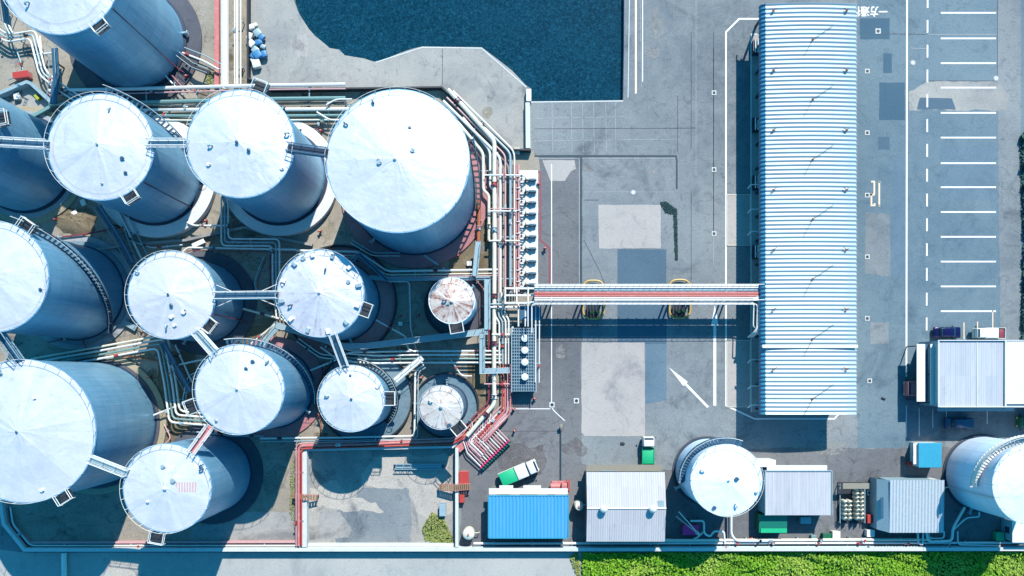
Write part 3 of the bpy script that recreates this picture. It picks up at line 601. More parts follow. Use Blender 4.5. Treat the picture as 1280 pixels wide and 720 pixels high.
    for i in range(nozzles):
        a = -.6+i*1.1+seed*.7; x, y = math.cos(a), math.sin(a); g = MB().tube([(r*x, r*y, 1.1), ((r+.9)*x, (r+.9)*y, 1.1)], .22, 10).tube([((r+.8)*x, (r+.8)*y, 1.1), ((r+.95)*x, (r+.95)*y, 1.1)], .38, 12)
        g.build('nozzle', M['lblue'], T, True)
    return T
A_ = math.radians
tank('T1', 'big tank cut off by the top left edge with its blue shell in view', 76, -31.5, 74.5, 19.9, pads=((1.34, 'pad_dark', .3), (1.05, 'navy', .6)), riser=(A_(-33), 'crimson'), seed=1, platform=A_(-52), vents=7)
tank('T2', 'tank at left edge whose roof lies outside the frame, blue shell only', -69, 162, 68, 17.5, pads=((1.27, 'sand', .3), (1.15, 'pad_grey', .6), (1.05, 'navy', .9)), seed=2, platform=A_(10))
tank('T3', 'white roofed tank second from left in the upper row with pale raised ring', 126.5, 184, 66, 16.8, pads=((1.31, 'pad_white', 1.2), (1.06, 'navy', 1.35)), riser=(A_(-40), 'crimson'), seed=3, vents=5, platform=A_(-58), stair=(A_(-10), A_(85), 'steelblue'))
tank('T4', 'white roofed tank left of the largest one, joined to it by walkway', 301, 180, 67, 18.0, pads=((1.28, 'pad_white', 1.1), (1.06, 'navy', 1.25)), seed=4, vents=6, stair=None, platform=A_(70))
tank('A', 'largest round tank, blank white roof, on a wide dark red pad', 497.5, 201.5, 89, 18.3, pads=((1.23, 'maroon', .35), (1.02, 'steelblue', .5)), seed=5, vents=7, stair=(A_(-14), A_(16), 'dark'), posts=30, nozzles=2)
tank('B', 'big tank at left edge with tall blue shell and spiral stair', -8, 346, 69, 19.9, pads=((1.25, 'pad_grey', .3), (1.12, 'pad_blue', .7)), seed=6, vents=6, stair=(A_(-50), A_(70), 'navy'), platform=A_(55))
tank('C', 'mid sized white roofed tank on a dark pad left of speckled tank', 215, 369, 54.5, 11.6, pads=((1.32, 'pad_dark', .3),), seed=7, vents=8, platform=A_(-38), riser=(A_(-25), 'crimson'))
tank('D', 'tank with grey speckled roof and many square roof hatches', 401, 367, 54, 12.4, roof=ROOF2, pads=((1.42, 'maroon', .3),), seed=8, vents=6, lugs=True, platform=A_(-20))
tank('E', 'white roofed tank with dark red pad and stair rising on its upper side', 300, 487, 55.5, 15.4, pads=((1.32, 'maroon', .3),), seed=9, vents=5, stair=(A_(-20), A_(105), 'steelblue'), platform=A_(200))
tank('F', 'smaller white roofed tank with curved stair on its right side', 440, 498, 41, 10.6, pads=((1.55, 'pad_blue', .35),), seed=10, vents=4, stair=(A_(-50), A_(80), 'dark'), platform=A_(0))
tank('G1', 'small tank with rust stained roof standing in a dark round pit', 565, 376, 28, 8.4, roof=ROOF3, shell=SHELL_W, pads=((1.5, 'pad_dark', .25),), seed=11, vents=3, platform=A_(-80), posts=16, slope=.12)
tank('G2', 'small tank with beige streaked roof inside a round black rimmed pad', 552, 509, 27, 8.4, roof=ROOF4, shell=SHELL_D, pads=((1.58, 'pad_blue', .25),), seed=12, vents=3, platform=A_(-50), posts=12, slope=.12)
tank('H', 'biggest tank of the lower left, plain white roof, cut by left edge', 31, 539, 89, 17.5, pads=((1.17, 'sand', .3), (1.07, 'pad_dark', .5)), seed=13, vents=6, posts=30, platform=A_(-58), nozzles=2)
tank('G', 'white roofed tank nearest the bottom bund wall at lower left', 209.5, 610, 55, 15.8, pads=((1.32, 'pad_dark', .3),), seed=14, vents=6, platform=A_(-100))
tank('R1', 'white tank with curved stair between the gable shed and flat roofed building', 908, 600, 44, 10.8, shell=SHELL_W, roof=roof_mat('bright tank roof', (.74, .75, .76), (.64, .67, .70)), pads=((1.08, 'pad_dark', .2),), seed=15, vents=6, stair=(A_(188), A_(70), 'steelblue', .62), posts=20)
tank('R2', 'white shelled tank cut off by the lower right edge', 1292, 605, 51, 12.0, shell=SHELL_W, roof=bpy.data.materials['bright tank roof'], pads=((1.06, 'pad_dark', .2),), seed=16, vents=4, stair=(A_(186), A_(88), 'white', .72), posts=20, riser=(A_(200), 'white'))
x, y, r, h, T = TANKS['G']; mb = MB(); zc = lambda a, b: h+.12+r*.12*(1-math.hypot(a, b)/r)
for i in range(9):
    xa = 1.1+i*.36
    mb.add([(xa, .9, zc(xa, .9)), (xa, -.5, zc(xa, -.5)), (xa+.22, -.5, zc(xa+.22, -.5)), (xa+.22, .9, zc(xa+.22, .9))], [(0, 1, 2, 3)])
mb.build('faded_marking', paint('faded pink marking', D(232, 196, 200, 1.2), .6), T)
# round black rim walls
for k, R, lb in (('G2', 5.2, 'thin black rim wall around the beige roofed small tank'), ('G1', 5.0, 'thin black rim wall around the rust stained small tank'), ('F', 7.55, 'thin dark rim wall around the small tank with curved stair'), ('D', 9.1, 'dark rim wall around the speckled roof tank')):
    x, y, r, h, T = TANKS[k]; tag(MB().lathe([(R+.12, 0), (R+.12, .8), (R-.12, .8), (R-.12, .02)], n=72).build('rim_wall', M['dark'], None, True), lb, 'wall').location = (x, y, 0)

# ---------------------------------------------------------------- walkways
def walkway(label, a, b, z0, z1, wd=1.0, deck='steelblue', rail='white', legs=False, brace=False):
    p, q = W(*a, z0), W(*b, z1); d = Vector((q.x-p.x, q.y-p.y, 0)); ln = d.length; u = d.normalized(); n_ = Vector((-u.y, u.x, 0))
    T = thing('walkway', label, 'walkway', (p.x, p.y, z0), 0, 'walkways between tank roofs'); q = q-p; o = Vector((0, 0, 0))
    MB().bar(o, q, wd, .12).build('deck', M[deck], T)
    rl = MB(); 
    for s_ in (-1, 1):
        e = n_*(s_*wd/2)
        for zz, rr in ((1.05, .07), (.55, .04), (.0, .09)): rl.tube([o+e+Vector((0, 0, zz)), q+e+Vector((0, 0, zz))], rr, 5)
        k = max(2, int(ln/1.5))
        for i in range(k+1): t = i/k; s0 = o.lerp(q, t)+e; rl.tube([s0, s0+Vector((0, 0, 1.05))], .04, 4)
    rl.build('handrail', M[rail], T)
    if brace:
        b_ = MB(); 
        for s_ in (-1, 1):
            for t, t2 in ((.02, .3), (.98, .7)): b_.tube([o.lerp(q, t)+n_*s_*1.6, o.lerp(q, t2)+n_*s_*.5], .06, 5)
        b_.build('brace', M['white'], T)
    if legs:
        k = max(1, int(ln/6))
        for i in range(k+1):
            t = (i+.5)/(k+1); s0 = o.lerp(q, t)
            for s_ in (-1, 1): MB().bar(s0+n_*s_*wd*.4, (s0+n_*s_*wd*.4)*1.0-Vector((0, 0, z0+(z1-z0)*t)), .12, .12).build('leg', M['navy'], T)
    return T
walkway('walkway reaching from left edge to second tank of upper row', (-12, 178), (62, 182), 17.3, 17, 1.1)
walkway('short walkway joining the two middle tanks of the upper row', (186, 180), (237, 180), 17, 18, .9)
walkway('blue walkway from upper middle tank to the largest tank', (360, 185), (410, 192), 18.2, 18.4, 1.1, 'navy', 'steelblue')
walkway('braced walkway between the dark pad tank and speckled tank', (269, 370), (348, 369), 12, 12.6, 1.0, 'steelblue', 'white', brace=True)
walkway('white walkway sloping from dark pad tank down right to next tank', (246, 414), (270, 441), 12, 15.5, 1.2, 'lblue', 'white')
walkway('walkway from the speckled tank down to small tank with curved stair', (417, 419), (432, 459), 12.5, 10.8, 1.0, 'steelblue', 'white')
walkway('white walkway from biggest lower left tank to the tank nearest wall', (114, 573), (160, 591), 17.6, 16, 1.0, 'lblue', 'white')
walkway('reddish walkway between lower middle tank and tank nearest wall', (264, 533), (240, 566), 15.5, 16, .9, 'rose', 'white')
walkway('blue walkway at left edge between the two big left tanks', (-8, 404), (26, 452), 19.5, 17.6, 1.2, 'steelblue', 'lblue')
walkway('slanting walkway beside the shell of the topmost left tank', (2, -20), (9, 30), 12, 8, 1.0, 'steelblue', 'lblue')

# ---------------------------------------------------------------- elevated pipeways / catwalks near ground
def catwalk(label, pts, z, wd, m, name='catwalk', cat='catwalk'):
    q = [W(x, y, z) for x, y in pts]; o = q[0].copy(); o.z = 0
    T = thing(name, label, cat, o); q = [p-o for p in q]; a = offset(q, wd/2); b = offset(q, -wd/2); mb = MB(); n_ = len(q); vs_ = []
    for i in range(n_): vs_ += [a[i], b[i], b[i]-Vector((0, 0, .15)), a[i]-Vector((0, 0, .15))]
    fs = [(3, 2, 1, 0), tuple(4*(n_-1)+k for k in (0, 1, 2, 3))]
    for i in range(n_-1):
        for k in range(4): fs.append((4*i+(k+1) % 4, 4*i+4+(k+1) % 4, 4*i+4+k, 4*i+k))
    mb.add(vs_, fs).build('deck', M[m], T); rl = MB()
    for side in (a, b):
        rl.tube([p+Vector((0, 0, .9)) for p in side], .05, 5)
        for i in range(n_-1):
            k = max(1, int((side[i+1]-side[i]).length/1.8))
            for j in range(k+1): s0 = side[i].lerp(side[i+1], j/k); rl.tube([s0, s0+Vector((0, 0, .9))], .035, 4)
    rl.build('handrail', M['lblue'], T)
    for i in range(n_-1):
        k = max(1, int((q[i+1]-q[i]).length/5))
        for j in range(k): s0 = q[i].lerp(q[i+1], (j+.5)/k); MB().box(s0.x, s0.y, (z-.15)/2, .2, .2, z-.15).build('leg', M['navy'], T)
    return T
catwalk('pale catwalk running along the top of the pipe lane under speckled tank', [(318, 442), (347, 407), (362, 411), (432, 433), (458, 433), (610, 414.5)], 2.2, .9, 'lblue')
catwalk('vertical blue catwalk right of the rust stained small tank', [(609.5, 349), (609.5, 412)], 2.4, .9, 'lblue')
catwalk('L shaped pale blue catwalk above the right end of the lower pipes', [(603, 416), (603, 464), (637, 463)], 2.5, .8, 'lblue')
catwalk('diagonal catwalk rising right from the small tank with curved stair', [(494, 476), (528, 447)], 2.6, .9, 'white')
catwalk('long blue catwalk strip between left tanks beside the stair tank', [(123, 258), (150, 300), (166, 330)], 2.4, .9, 'steelblue')
catwalk('blue catwalk running down between lower left pipes and lower middle tank', [(204, 428), (222, 462), (238, 490)], 2.4, .8, 'steelblue')
catwalk('dark blue catwalk curving under the left side of speckled tank', [(438, 330), (450, 318), (484, 350)], 2.4, .5, 'steelblue')
catwalk('blue catwalk column climbing from pit corner towards the top left tank', [(66, 130), (70, 95), (68, 60)], 2.4, 1.0, 'steelblue')
catwalk('light blue catwalk beside the dark red pad near orange pipe', [(598, 302), (594, 345)], 2.4, .8, 'lblue')
catwalk('short dark catwalk bridging pipes to the top left tank base', [(225, 70), (243, 84), (262, 91)], 1.8, .7, 'dark')

# ---------------------------------------------------------------- pipe bundles
def bundle(label, pts, z, pipes, name='pipe_run', sup=7.0, rr=.7, group='pipe runs in the tank yard', supm='lblue', ends=None):
    q = [W(p[0], p[1], p[2] if len(p) > 2 else z) for p in pts]; o = q[0].copy(); o.z = 0; T = thing(name, label, 'pipes', o, 0, group); q = [p-o for p in q]
    for off, r, mn in pipes:
        MB().tube(fillet(offset(q, off) if abs(off) > 1e-6 else q, rr+abs(off)*.3), r, 8).build('pipe', M[mn], T, True)
    lo = min(p[0]-p[1] for p in pipes)-.15; hi = max(p[0]+p[1] for p in pipes)+.15; rmax = max(p[1] for p in pipes)
    if sup:
        rn = random.Random(len(label)*31+int(pts[0][0]))
        for i in range(len(q)-1):
            e = q[i+1]-q[i]; ln = e.length
            if ln < 3: continue
            u = e.normalized(); n_ = Vector((-u.y, u.x, 0)).normalized()
            for j in range(max(1, int(ln/8))):
                off, r_, mn = rn.choice(pipes); c = q[i].lerp(q[i+1], rn.uniform(.15, .85))+n_*off
                if r_ < .1: continue
                MB().tube([c-u*.35, c-u*.28], r_*1.55, 10).tube([c+u*.28, c+u*.35], r_*1.55, 10).tube([c-u*.28, c+u*.28], r_*1.2, 10).build('valve', M[rn.choice(('lblue', 'crimson', 'dark', 'white'))], T, True)
                MB().cyl(c.x, c.y, c.z+r_, c.z+r_+.35, .04, n=5).cyl(c.x, c.y, c.z+r_+.33, c.z+r_+.39, .2, n=10).build('handwheel', M[rn.choice(('red', 'dark', 'lblue'))], T)
        for i in range(len(q)-1):
            e = q[i+1]-q[i]; ln = Vector((e.x, e.y)).length
            if ln < sup*.6: continue
            k = max(1, int(ln/sup)); u = e.normalized(); n_ = Vector((-u.y, u.x, 0))
            for j in range(k):
                c = q[i].lerp(q[i+1], (j+.5)/k); zb = c.z-rmax-.06; m = MB(); m.bar(c+n_*lo+Vector((0, 0, -rmax-.03)), c+n_*hi+Vector((0, 0, -rmax-.03)), .16, .14)
                for s_ in (lo+.1, hi-.1): p = c+n_*s_; m.box(p.x, p.y, (zb-.07)/2, .12, .12, max(.05, zb-.07))
                m.build('support', M[supm], T)
    return T
def multi(n_, pitch, r, mn): return [((i-(n_-1)/2)*pitch, r, mn if isinstance(mn, str) else mn[i % len(mn)]) for i in range(n_)]
# upper horizontal lane
bundle('upper pipe lane between boundary wall and upper row of tanks', [(62, 126), (150, 124), (340, 119), (432, 118)], 1.6, [(1.6, .3, 'white'), (.9, .12, 'pink'), (-.6, .32, 'aqua'), (-1.5, .1, 'dark')])
bundle('second pipe lane just below the upper one, cream and aqua', [(160, 141), (260, 142), (440, 141)], 1.3, [(1.3, .1, 'cream'), (.6, .3, 'white'), (-.4, .22, 'aqua'), (-1.1, .14, 'cream')])
bundle('wide white duct coming down from the top edge beside red duct', [(281, -60), (281, 112)], 1.2, [(.0, .62, 'white')], 'duct', 0)
bundle('thin white pipes right of the wide duct at the top edge', [(296.5, -60), (296.5, 112)], 1.3, [(.55, .14, 'cream'), (0, .2, 'white'), (-.4, .12, 'white')])
tag(MB().box(0, 0, .5, .75, 22, .1).box(-.3, 0, .3, .08, 22, .6).box(.3, 0, .3, .08, 22, .6).build('cable_duct', M['rose']), 'faded red cable duct left of the wide white duct', 'duct').location = (W(272.5, 24).x, W(272.5, 24).y, 0)
# right hand diagonal and vertical lanes
bundle('diagonal pipe lane along boundary wall turning down right of the largest tank', [(560, 120), (634, 193), (634, 330), (634, 366)], 1.6, [(1.15, .14, 'white'), (.5, .2, 'lblue'), (-.3, .14, 'pink'), (-1.1, .22, 'white')])
bundle('aqua and cream pipes bending down close to the largest tank', [(575, 150), (608, 190), (608, 236), (615, 242), (615, 300)], 1.4, [(.6, .2, 'white'), (-.5, .24, 'cream')], sup=9)
bundle('thick cream pipe running down the right side of tank yard', [(560, 112), (618, 176), (618, 330), (617.5, 478), (618, 505), (584, 545)], 1.9, [(0, .34, 'cream')], sup=11)
bundle('thin pink line hugging the left of thick cream pipe', [(622, 190), (623, 350), (623, 460)], 1.4, [(0, .1, 'pink'), (-.6, .09, 'white')])
bundle('bank of faded red pipes left of the pumps', [(643.5, 206), (643.5, 365)], 1.2, multi(4, .42, .14, ('rose', 'red', 'rose', 'pink')), sup=4.5)
bundle('bundle of four white pipes left of the fan unit', [(625, 366), (625, 394), (630, 401), (630, 455)], 1.7, multi(4, .5, .15, ('white', 'lblue', 'white', 'white')), sup=5)
bundle('red pipe bank descending to the loading manifold', [(633, 455), (633, 515), (602, 549)], 1.2, multi(4, .42, .15, ('red', 'rose', 'pink', 'rose')), sup=5)
bundle('dark red pipe pair left of the thick cream pipe near bottom', [(613, 400), (613, 503), (583, 533), (575, 545)], 1.0, multi(2, .5, .14, ('crimson', 'rose')), sup=6)
bundle('red pipe line laid on top wall of the concrete basin', [(376, 682), (376, 560), (470, 557.5), (568, 553.5), (580, 545)], 1.7, [(.35, .22, 'rose'), (-.1, .14, 'red'), (.75, .1, 'pink')], sup=6)
bundle('long white pipe from loop tank to the right lane above small rusty tank', [(370, 313), (448, 315), (484, 339), (622, 337)], 1.6, [(0, .17, 'white'), (-.6, .1, 'cream'), (-.95, .08, 'pink')], sup=8)
bundle('four pale pipes crossing right below the speckled tank catwalk', [(405, 428), (427, 444), (470, 447), (530, 446), (628, 446)], 1.5, multi(4, .62, .15, ('white', 'aqua', 'white', 'white')), sup=6)
bundle('two white pipes fanning up left under the walkway of speckled tank', [(372, 425), (400, 445), (440, 449)], 1.4, multi(2, .5, .12, 'white'))
bundle('white pipe from lower middle tank rising right to the four pale pipes', [(388, 463), (420, 450), (438, 440), (470, 440)], 1.7, [(0, .15, 'white')])
bundle('thin white pipe dropping from speckled tank base to catwalk', [(470, 400), (508, 421), (510, 437), (520, 440)], 1.6, [(0, .13, 'white')])
bundle('white pipe joining largest tank base to rust stained tank', [(530, 319), (558, 338)], 1.6, [(0, .13, 'lblue')])
bundle('white pipe frame around the right and bottom of small stair tank', [(530, 456), (519, 463), (518, 545), (420, 547), (325, 548)], 1.5, [(0, .16, 'white'), (.5, .1, 'lblue')])
bundle('four pipe bundle rising left then bending down between left tanks', [(40, 456), (130, 440), (203, 426.5), (213, 480), (218, 521), (258, 524)], 2.0, multi(4, .62, .17, ('white', 'aqua', 'white', 'cream')), sup=6)
bundle('three pipes stepping down between the two middle rows of tanks', [(281, 238), (281, 303), (345, 303), (345, 352), (350, 398)], 1.8, multi(3, .55, .14, ('white', 'lblue', 'white')), sup=7)
bundle('white pipe crossing left to right above dark pad tank', [(228, 316), (234, 309.5), (370, 312)], 1.7, [(0, .15, 'white'), (-.45, .07, 'crimson')])
bundle('short white pipe from raised ring to stepping pipes', [(234, 278), (242, 282), (284, 282)], 1.5, [(0, .15, 'white')])
bundle('slim white pipe slanting down to the dark pad tank roof', [(147, 262), (178, 326)], 1.6, [(0, .16, 'white'), (1.1, .1, 'lblue')])
bundle('white pipes zigzagging near the top left corner', [(-20, 28), (9, 48), (41, 43), (53, 91), (72, 107), (98, 124)], 1.8, multi(3, .55, .15, ('white', 'lblue', 'white')), sup=6)
bundle('pale blue pipe stub standing at the top left corner', [(4, -10), (7, 28), (14, 42)], 2.6, multi(2, .5, .14, ('lblue', 'white')))
bundle('pipe bent around a small platform under the top left tank', [(50, 45), (52, 68), (66, 66)], 1.5, [(0, .16, 'white')])
bundle('white pipe from top left tank base to the red duct', [(228, 66), (254, 76), (274, 87)], 1.2, [(0, .17, 'white'), (.9, .09, 'lblue')])
bundle('slanting pair of pipes at foot of the top left tank', [(205, 88), (232, 118)], 1.1, multi(2, .8, .13, ('white', 'crimson')))
bundle('white pipe linking lower left tank base to four pipe bundle', [(192, 519), (210, 512), (243, 498)], 1.5, [(0, .15, 'white')])
bundle('white pipe crossing from bundle to lower middle tank', [(211, 459), (236, 453), (256, 449)], 2.0, [(0, .14, 'white')])
bundle('straight white pipe running down beside the blue catwalk', [(219, 431), (240, 478)], 1.8, [(0, .14, 'white')])
bundle('cream pipe from dark pad tank towards the speckled tank', [(304, 386), (345, 397), (390, 412)], 1.4, [(0, .18, 'cream')])
bundle('cream pipe angled from lower middle tank up to catwalk corner', [(305, 437), (344, 405)], 1.4, [(0, .16, 'cream')])
bundle('thin dark red drain pipe under left middle tanks', [(70, 297), (105, 293), (150, 284)], .6, [(0, .13, 'crimson')])
bundle('rusty orange pipe between dark red pad and thick cream pipe', [(599, 248), (598, 302)], 1.0, [(0, .3, 'orange')], sup=5)
bundle('crimson vertical pipe left of stepping pipes', [(338, 318), (338, 375), (343, 392)], 1.0, [(0, .12, 'crimson')])
bundle('red pipe standing between lower middle and small stair tanks', [(403, 452), (406, 478)], .8, [(0, .22, 'crimson')])
bundle('thin hose line in the gap left of rust stained tank', [(510, 352), (515, 422)], .4, [(0, .07, 'pink')], sup=0)
bundle('brown pipe crossing the dirt beside lower left bundle', [(142, 444), (175, 447), (200, 452)], .6, [(0, .12, 'orange')], sup=0)
for (pts, z, pp, lb) in (
    ([(606, 219), (650, 219)], 2.2, [(0, .12, 'white')], 'short cross pipe over the lane at the top pump'),
    ([(611, 264), (646, 264)], 2.2, [(0, .12, 'white'), (.4, .08, 'pink')], 'cross pipe over the lane beside the fourth pump'),
    ([(611, 301), (650, 301)], 2.2, [(0, .14, 'cream')], 'cross pipe over the lane beside lower pumps'),
    ([(612, 384), (655, 384)], 2.3, [(0, .14, 'white'), (.5, .1, 'lblue')], 'cross pipes over the lane just below the bridge frame'),
    ([(615, 418), (641, 418), (641, 408)], 2.2, [(0, .12, 'white')], 'bent white pipe reaching the fan unit corner'),
    ([(605, 480), (640, 480)], 1.9, [(0, .1, 'pink')], 'thin cross line over red pipes below the small L catwalk'),
    ([(562, 447), (577, 470), (590, 470)], 1.3, [(0, .1, 'white')], 'bent pipe above the beige roofed tank'),
    ([(486, 352), (512, 352), (513, 410), (520, 436)], 1.0, [(0, .09, 'white')], 'thin pipe running down between speckled and rust stained tanks'),
    ([(440, 300), (466, 316), (500, 316)], .9, [(0, .12, 'lblue'), (-.5, .08, 'white')], 'pale pipes crossing the shaded dark red pad'),
    ([(330, 320), (318, 352), (322, 372)], 1.2, [(0, .1, 'lblue'), (.4, .08, 'crimson')], 'thin pipes curving past the walkway between dark pad and speckled tanks'),
    ([(160, 300), (190, 310), (228, 306)], 1.0, [(0, .1, 'white')], 'thin white pipe under the upper left ring tank'),
    ([(150, 268), (160, 300), (180, 352)], 1.4, [(0, .12, 'lblue')], 'pale pipe slanting beside the long blue catwalk'),
    ([(175, 420), (190, 400), (176, 372)], .9, [(0, .1, 'cream')], 'cream pipe rising by the pale steel plate box'),
    ([(110, 440), (100, 420), (60, 428)], .9, [(0, .1, 'crimson')], 'dark red line in shade between the two big left tanks'),
    ([(205, 530), (214, 548), (200, 560)], .8, [(0, .1, 'pink')], 'small pink pipe by the base of biggest lower left tank'),
    ([(246, 540), (290, 545), (330, 545)], 1.1, [(0, .12, 'lblue')], 'pale pipe below the lower middle tank'),
    ([(392, 500), (402, 530), (400, 546)], 1.0, [(0, .1, 'orange')], 'rusty thin pipe left of small tank with curved stair'),
    ([(268, 455), (235, 470), (228, 500), (238, 524)], 1.5, [(0, .09, 'white'), (.4, .09, 'lblue')], 'pipes skirting the left of lower middle tank'),
    ([(372, 160), (392, 176), (400, 150)], 1.0, [(0, .1, 'crimson')], 'crimson pipe in the gap by the raised ring'),
    ([(408, 131), (420, 124), (440, 124)], 2.0, [(0, .13, 'white')], 'small white hooped pipe left of the largest tank'),
    ([(396, 140), (412, 150), (424, 150)], 1.9, [(0, .13, 'white')], 'white pipe elbow crossing the lane left of largest tank'),
    ([(590, 345), (604, 360), (604, 405)], 1.0, [(0, .09, 'crimson')], 'dark red line right of rust stained tank'),
    ([(620, 520), (596, 545), (578, 556)], .9, [(0, .12, 'pink'), (.4, .1, 'white')], 'pink and white pipes tucked behind loading manifold'),
    ([(20, 60), (30, 90), (10, 100)], .6, [(0, .1, 'lblue')], 'pale line on the floor above the small pit')):
    bundle(lb, pts, z, pp, sup=4)
# bottom pipe lane along the wall
bundle('long pair of pipes lying along the bottom bund wall', [(592, 682), (1380, 681)], .9, [(.35, .2, 'white'), (-.25, .12, 'lblue')], sup=6, group='pipes on the bottom wall')
bundle('upper cream pipe along the bottom wall on its right part', [(820, 674.5), (836, 675.5), (1160, 674.5), (1165, 672)], 1.1, [(0, .24, 'cream')], sup=8, group='pipes on the bottom wall')
bundle('white pipe on the inner side of bottom left wall', [(13, 634), (16, 655), (38, 682), (372, 682)], .8, [(0, .13, 'white'), (-.4, .09, 'crimson')], sup=9, group='pipes on the bottom wall')
bundle('looping white pipe beside the magenta box', [(863, 651), (880, 651), (880, 667), (888, 671), (892, 664), (905, 664), (906, 680)], 1.3, [(0, .16, 'white')], sup=0, rr=.5)
bundle('white pipe descending from the tank near gable shed to wall pipes', [(914, 640), (914, 668), (920, 676), (960, 676)], 1.3, [(0, .2, 'white')], sup=0)
bundle('thin dark blue pipe beside the descending white one', [(911, 640), (911, 684)], .9, [(0, .1, 'steelblue')], sup=0)
bundle('white pipe sweeping down from lower right tank', [(1206, 634), (1191, 660), (1190, 676), (1160, 677), (1158, 664)], 1.4, [(0, .2, 'white')], sup=0)
bundle('thin white pipe bent below the lower right tank', [(1224, 640), (1224, 646), (1208, 647), (1192, 662)], 1.4, [(0, .12, 'white')], sup=0)
bundle('white U shaped pipes under the grey corrugated shed', [(1147, 664), (1148, 679), (1153, 681), (1154, 664)], 1.3, [(0, .16, 'white')], sup=0)
bundle('square white pipe loop right of the corrugated shed', [(1161, 664), (1161, 673), (1180, 673), (1180, 664)], 1.2, [(0, .12, 'white')], sup=0)
bundle('white pipe standing right of the corrugated shed near bushes', [(1197, 664), (1197, 681), (1250, 682)], 1.1, [(0, .12, 'white')], sup=0)
bundle('white frame pipe at lower right corner beside small hut', [(1275, 655), (1277, 680), (1300, 682)], 1.4, [(0, .2, 'white')], sup=0)
bundle('pale pipe stub crossing the shadow below bottom left wall', [(80, 691), (81, 760)], .6, [(0, .4, 'white')], sup=0, group='pipes on the bottom wall')
bundle('thin white rail at foot of the pale tank right of gable shed', [(800, 672), (862, 676), (872, 672), (880, 664)], 1.0, [(0, .14, 'white')], sup=0)

# ---------------------------------------------------------------- pipe bridge to the canopy
BZ = 5.0; p0, p1 = W(668, 368, BZ), W(953, 368, BZ); ox = p0.x; oy = p0.y
T = thing('pipe_bridge', 'long pipe bridge carrying red pipes across yard to the ribbed canopy', 'pipe bridge', (ox, oy, 0)); ln = p1.x-p0.x
for y_ in (1.35, -.85):
    MB().bar((0, y_, BZ), (ln, y_, BZ), .26, .4).build('girder', M['white'], T)
mb = MB()
for i in range(26): mb.box(i*ln/25, .1, BZ-.25, .12, 2.9, .12)
mb.build('crossbeams', M['lblue'], T)
MB().box(ln/2, .9, BZ-.05, ln, .5, .05).build('grating', M['lblue'], T)
for y_, r, mn in ((-.55, .1, 'white'), (-.27, .13, 'rose'), (.0, .14, 'red'), (.28, .13, 'rose'), (.55, .08, 'lblue'), (1.05, .09, 'white')):
    MB().tube([(0, y_, BZ+.05), (ln, y_, BZ+.05)], r, 8).build('pipe', M[mn], T, True)
for y_, xx, yy in ((-1.2, -1.3, -5.0), (-1.5, -.75, -5.6)):
    MB().tube(fillet([(-.4 if y_ < -1.4 else -1, -6 if y_ < -1.4 else -5, BZ-.1), (-.4 if y_ < -1.4 else -1, y_, BZ-.1), (ln+xx, y_, BZ-.1), (ln+xx-.1, yy, BZ-.1), (ln+xx+.5, yy-.2, BZ-.6)], .5), .1, 8).build('pipe', M['white'], T, True)
for k, xx in enumerate((.3, 0, -.3)):
    MB().tube(fillet([(ln-1+xx*1.5, -.3+xx, BZ+.05), (ln-.2+xx, -.3+xx, BZ+.05), (ln-.2+xx, -4.8, BZ), (ln-1.0+xx, -6, BZ-.3), (ln-1.2+xx, -6.5, BZ-2)], .6), .13, 8).build('riser', M['white'], T, True)
mb = MB()
for y_ in (1.45, -.95):
    mb.tube([(0, y_, BZ+1.0), (ln, y_, BZ+1.0)], .04, 5)
    for i in range(40): mb.tube([(i*ln/39, y_, BZ+.2), (i*ln/39, y_, BZ+1.0)], .03, 4)
mb.build('handrail', M['white'], T)
for px in (729, 757, 836, 860, 690, 905):
    x_ = W(px, 368, 0).x-ox
    for y_ in (1.2, -.8): MB().box(x_, y_, (BZ-.3)/2, .22, .28, BZ-.3).build('column', M['navy'], T)
T2 = thing('guard_rail', 'yellow guard ring around pipe bridge foot on the left', 'guard rail', W(741.5, 375, .0), 0, 'yellow guard rings')
rr_ = fillet([(-1.7, 0, .5), (-1.7, -3.1, .5), (1.7, -3.1, .5), (1.7, 3.1, .5), (-1.7, 3.1, .5), (-1.7, 0, .5)], 1.5, 8)
MB().tube(rr_, .15, 8).build('rail', M['yellow'], T2, True)
for x_, y_ in ((-1.6, 0), (1.6, 0), (-1.1, -2.7), (1.1, -2.7), (-1.1, 2.7), (1.1, 2.7)): MB().cyl(x_, y_, 0, .5, .09, n=8).build('post', M['yellow'], T2)
T3 = copy_tree(T2); T3.location = W(849, 374, 0); T3['label'] = 'yellow guard ring around pipe bridge foot nearer the canopy'
def valve_stand(px, py, label):
    T = thing('valve_stand', label, 'valves', W(px, py, 0), 0, 'valve stands inside guard rings')
    MB().box(0, 0, .05, 2.2, 2.6, .1).build('base', M['dark'], T)
    for i in range(4):
        x_ = -.75+i*.5; y_ = -.9+.15*(i % 2); MB().tube(fillet([(x_, .9, 1.0), (x_, y_, 1.0), (x_, y_, .1)], .3), .12, 8).build('pipe', M['navy'], T, True)
        MB().cyl(x_, y_+.2, 1.1, 1.45, .05, n=6).cyl(x_, y_+.2, 1.42, 1.5, .24, n=12).build('handwheel', M['lime'] if i % 2 else M['dark'], T)
valve_stand(741, 387, 'dark valves with yellow wheels in the left guard ring')
valve_stand(848, 386, 'dark valves with yellow wheels in guard ring nearer canopy')

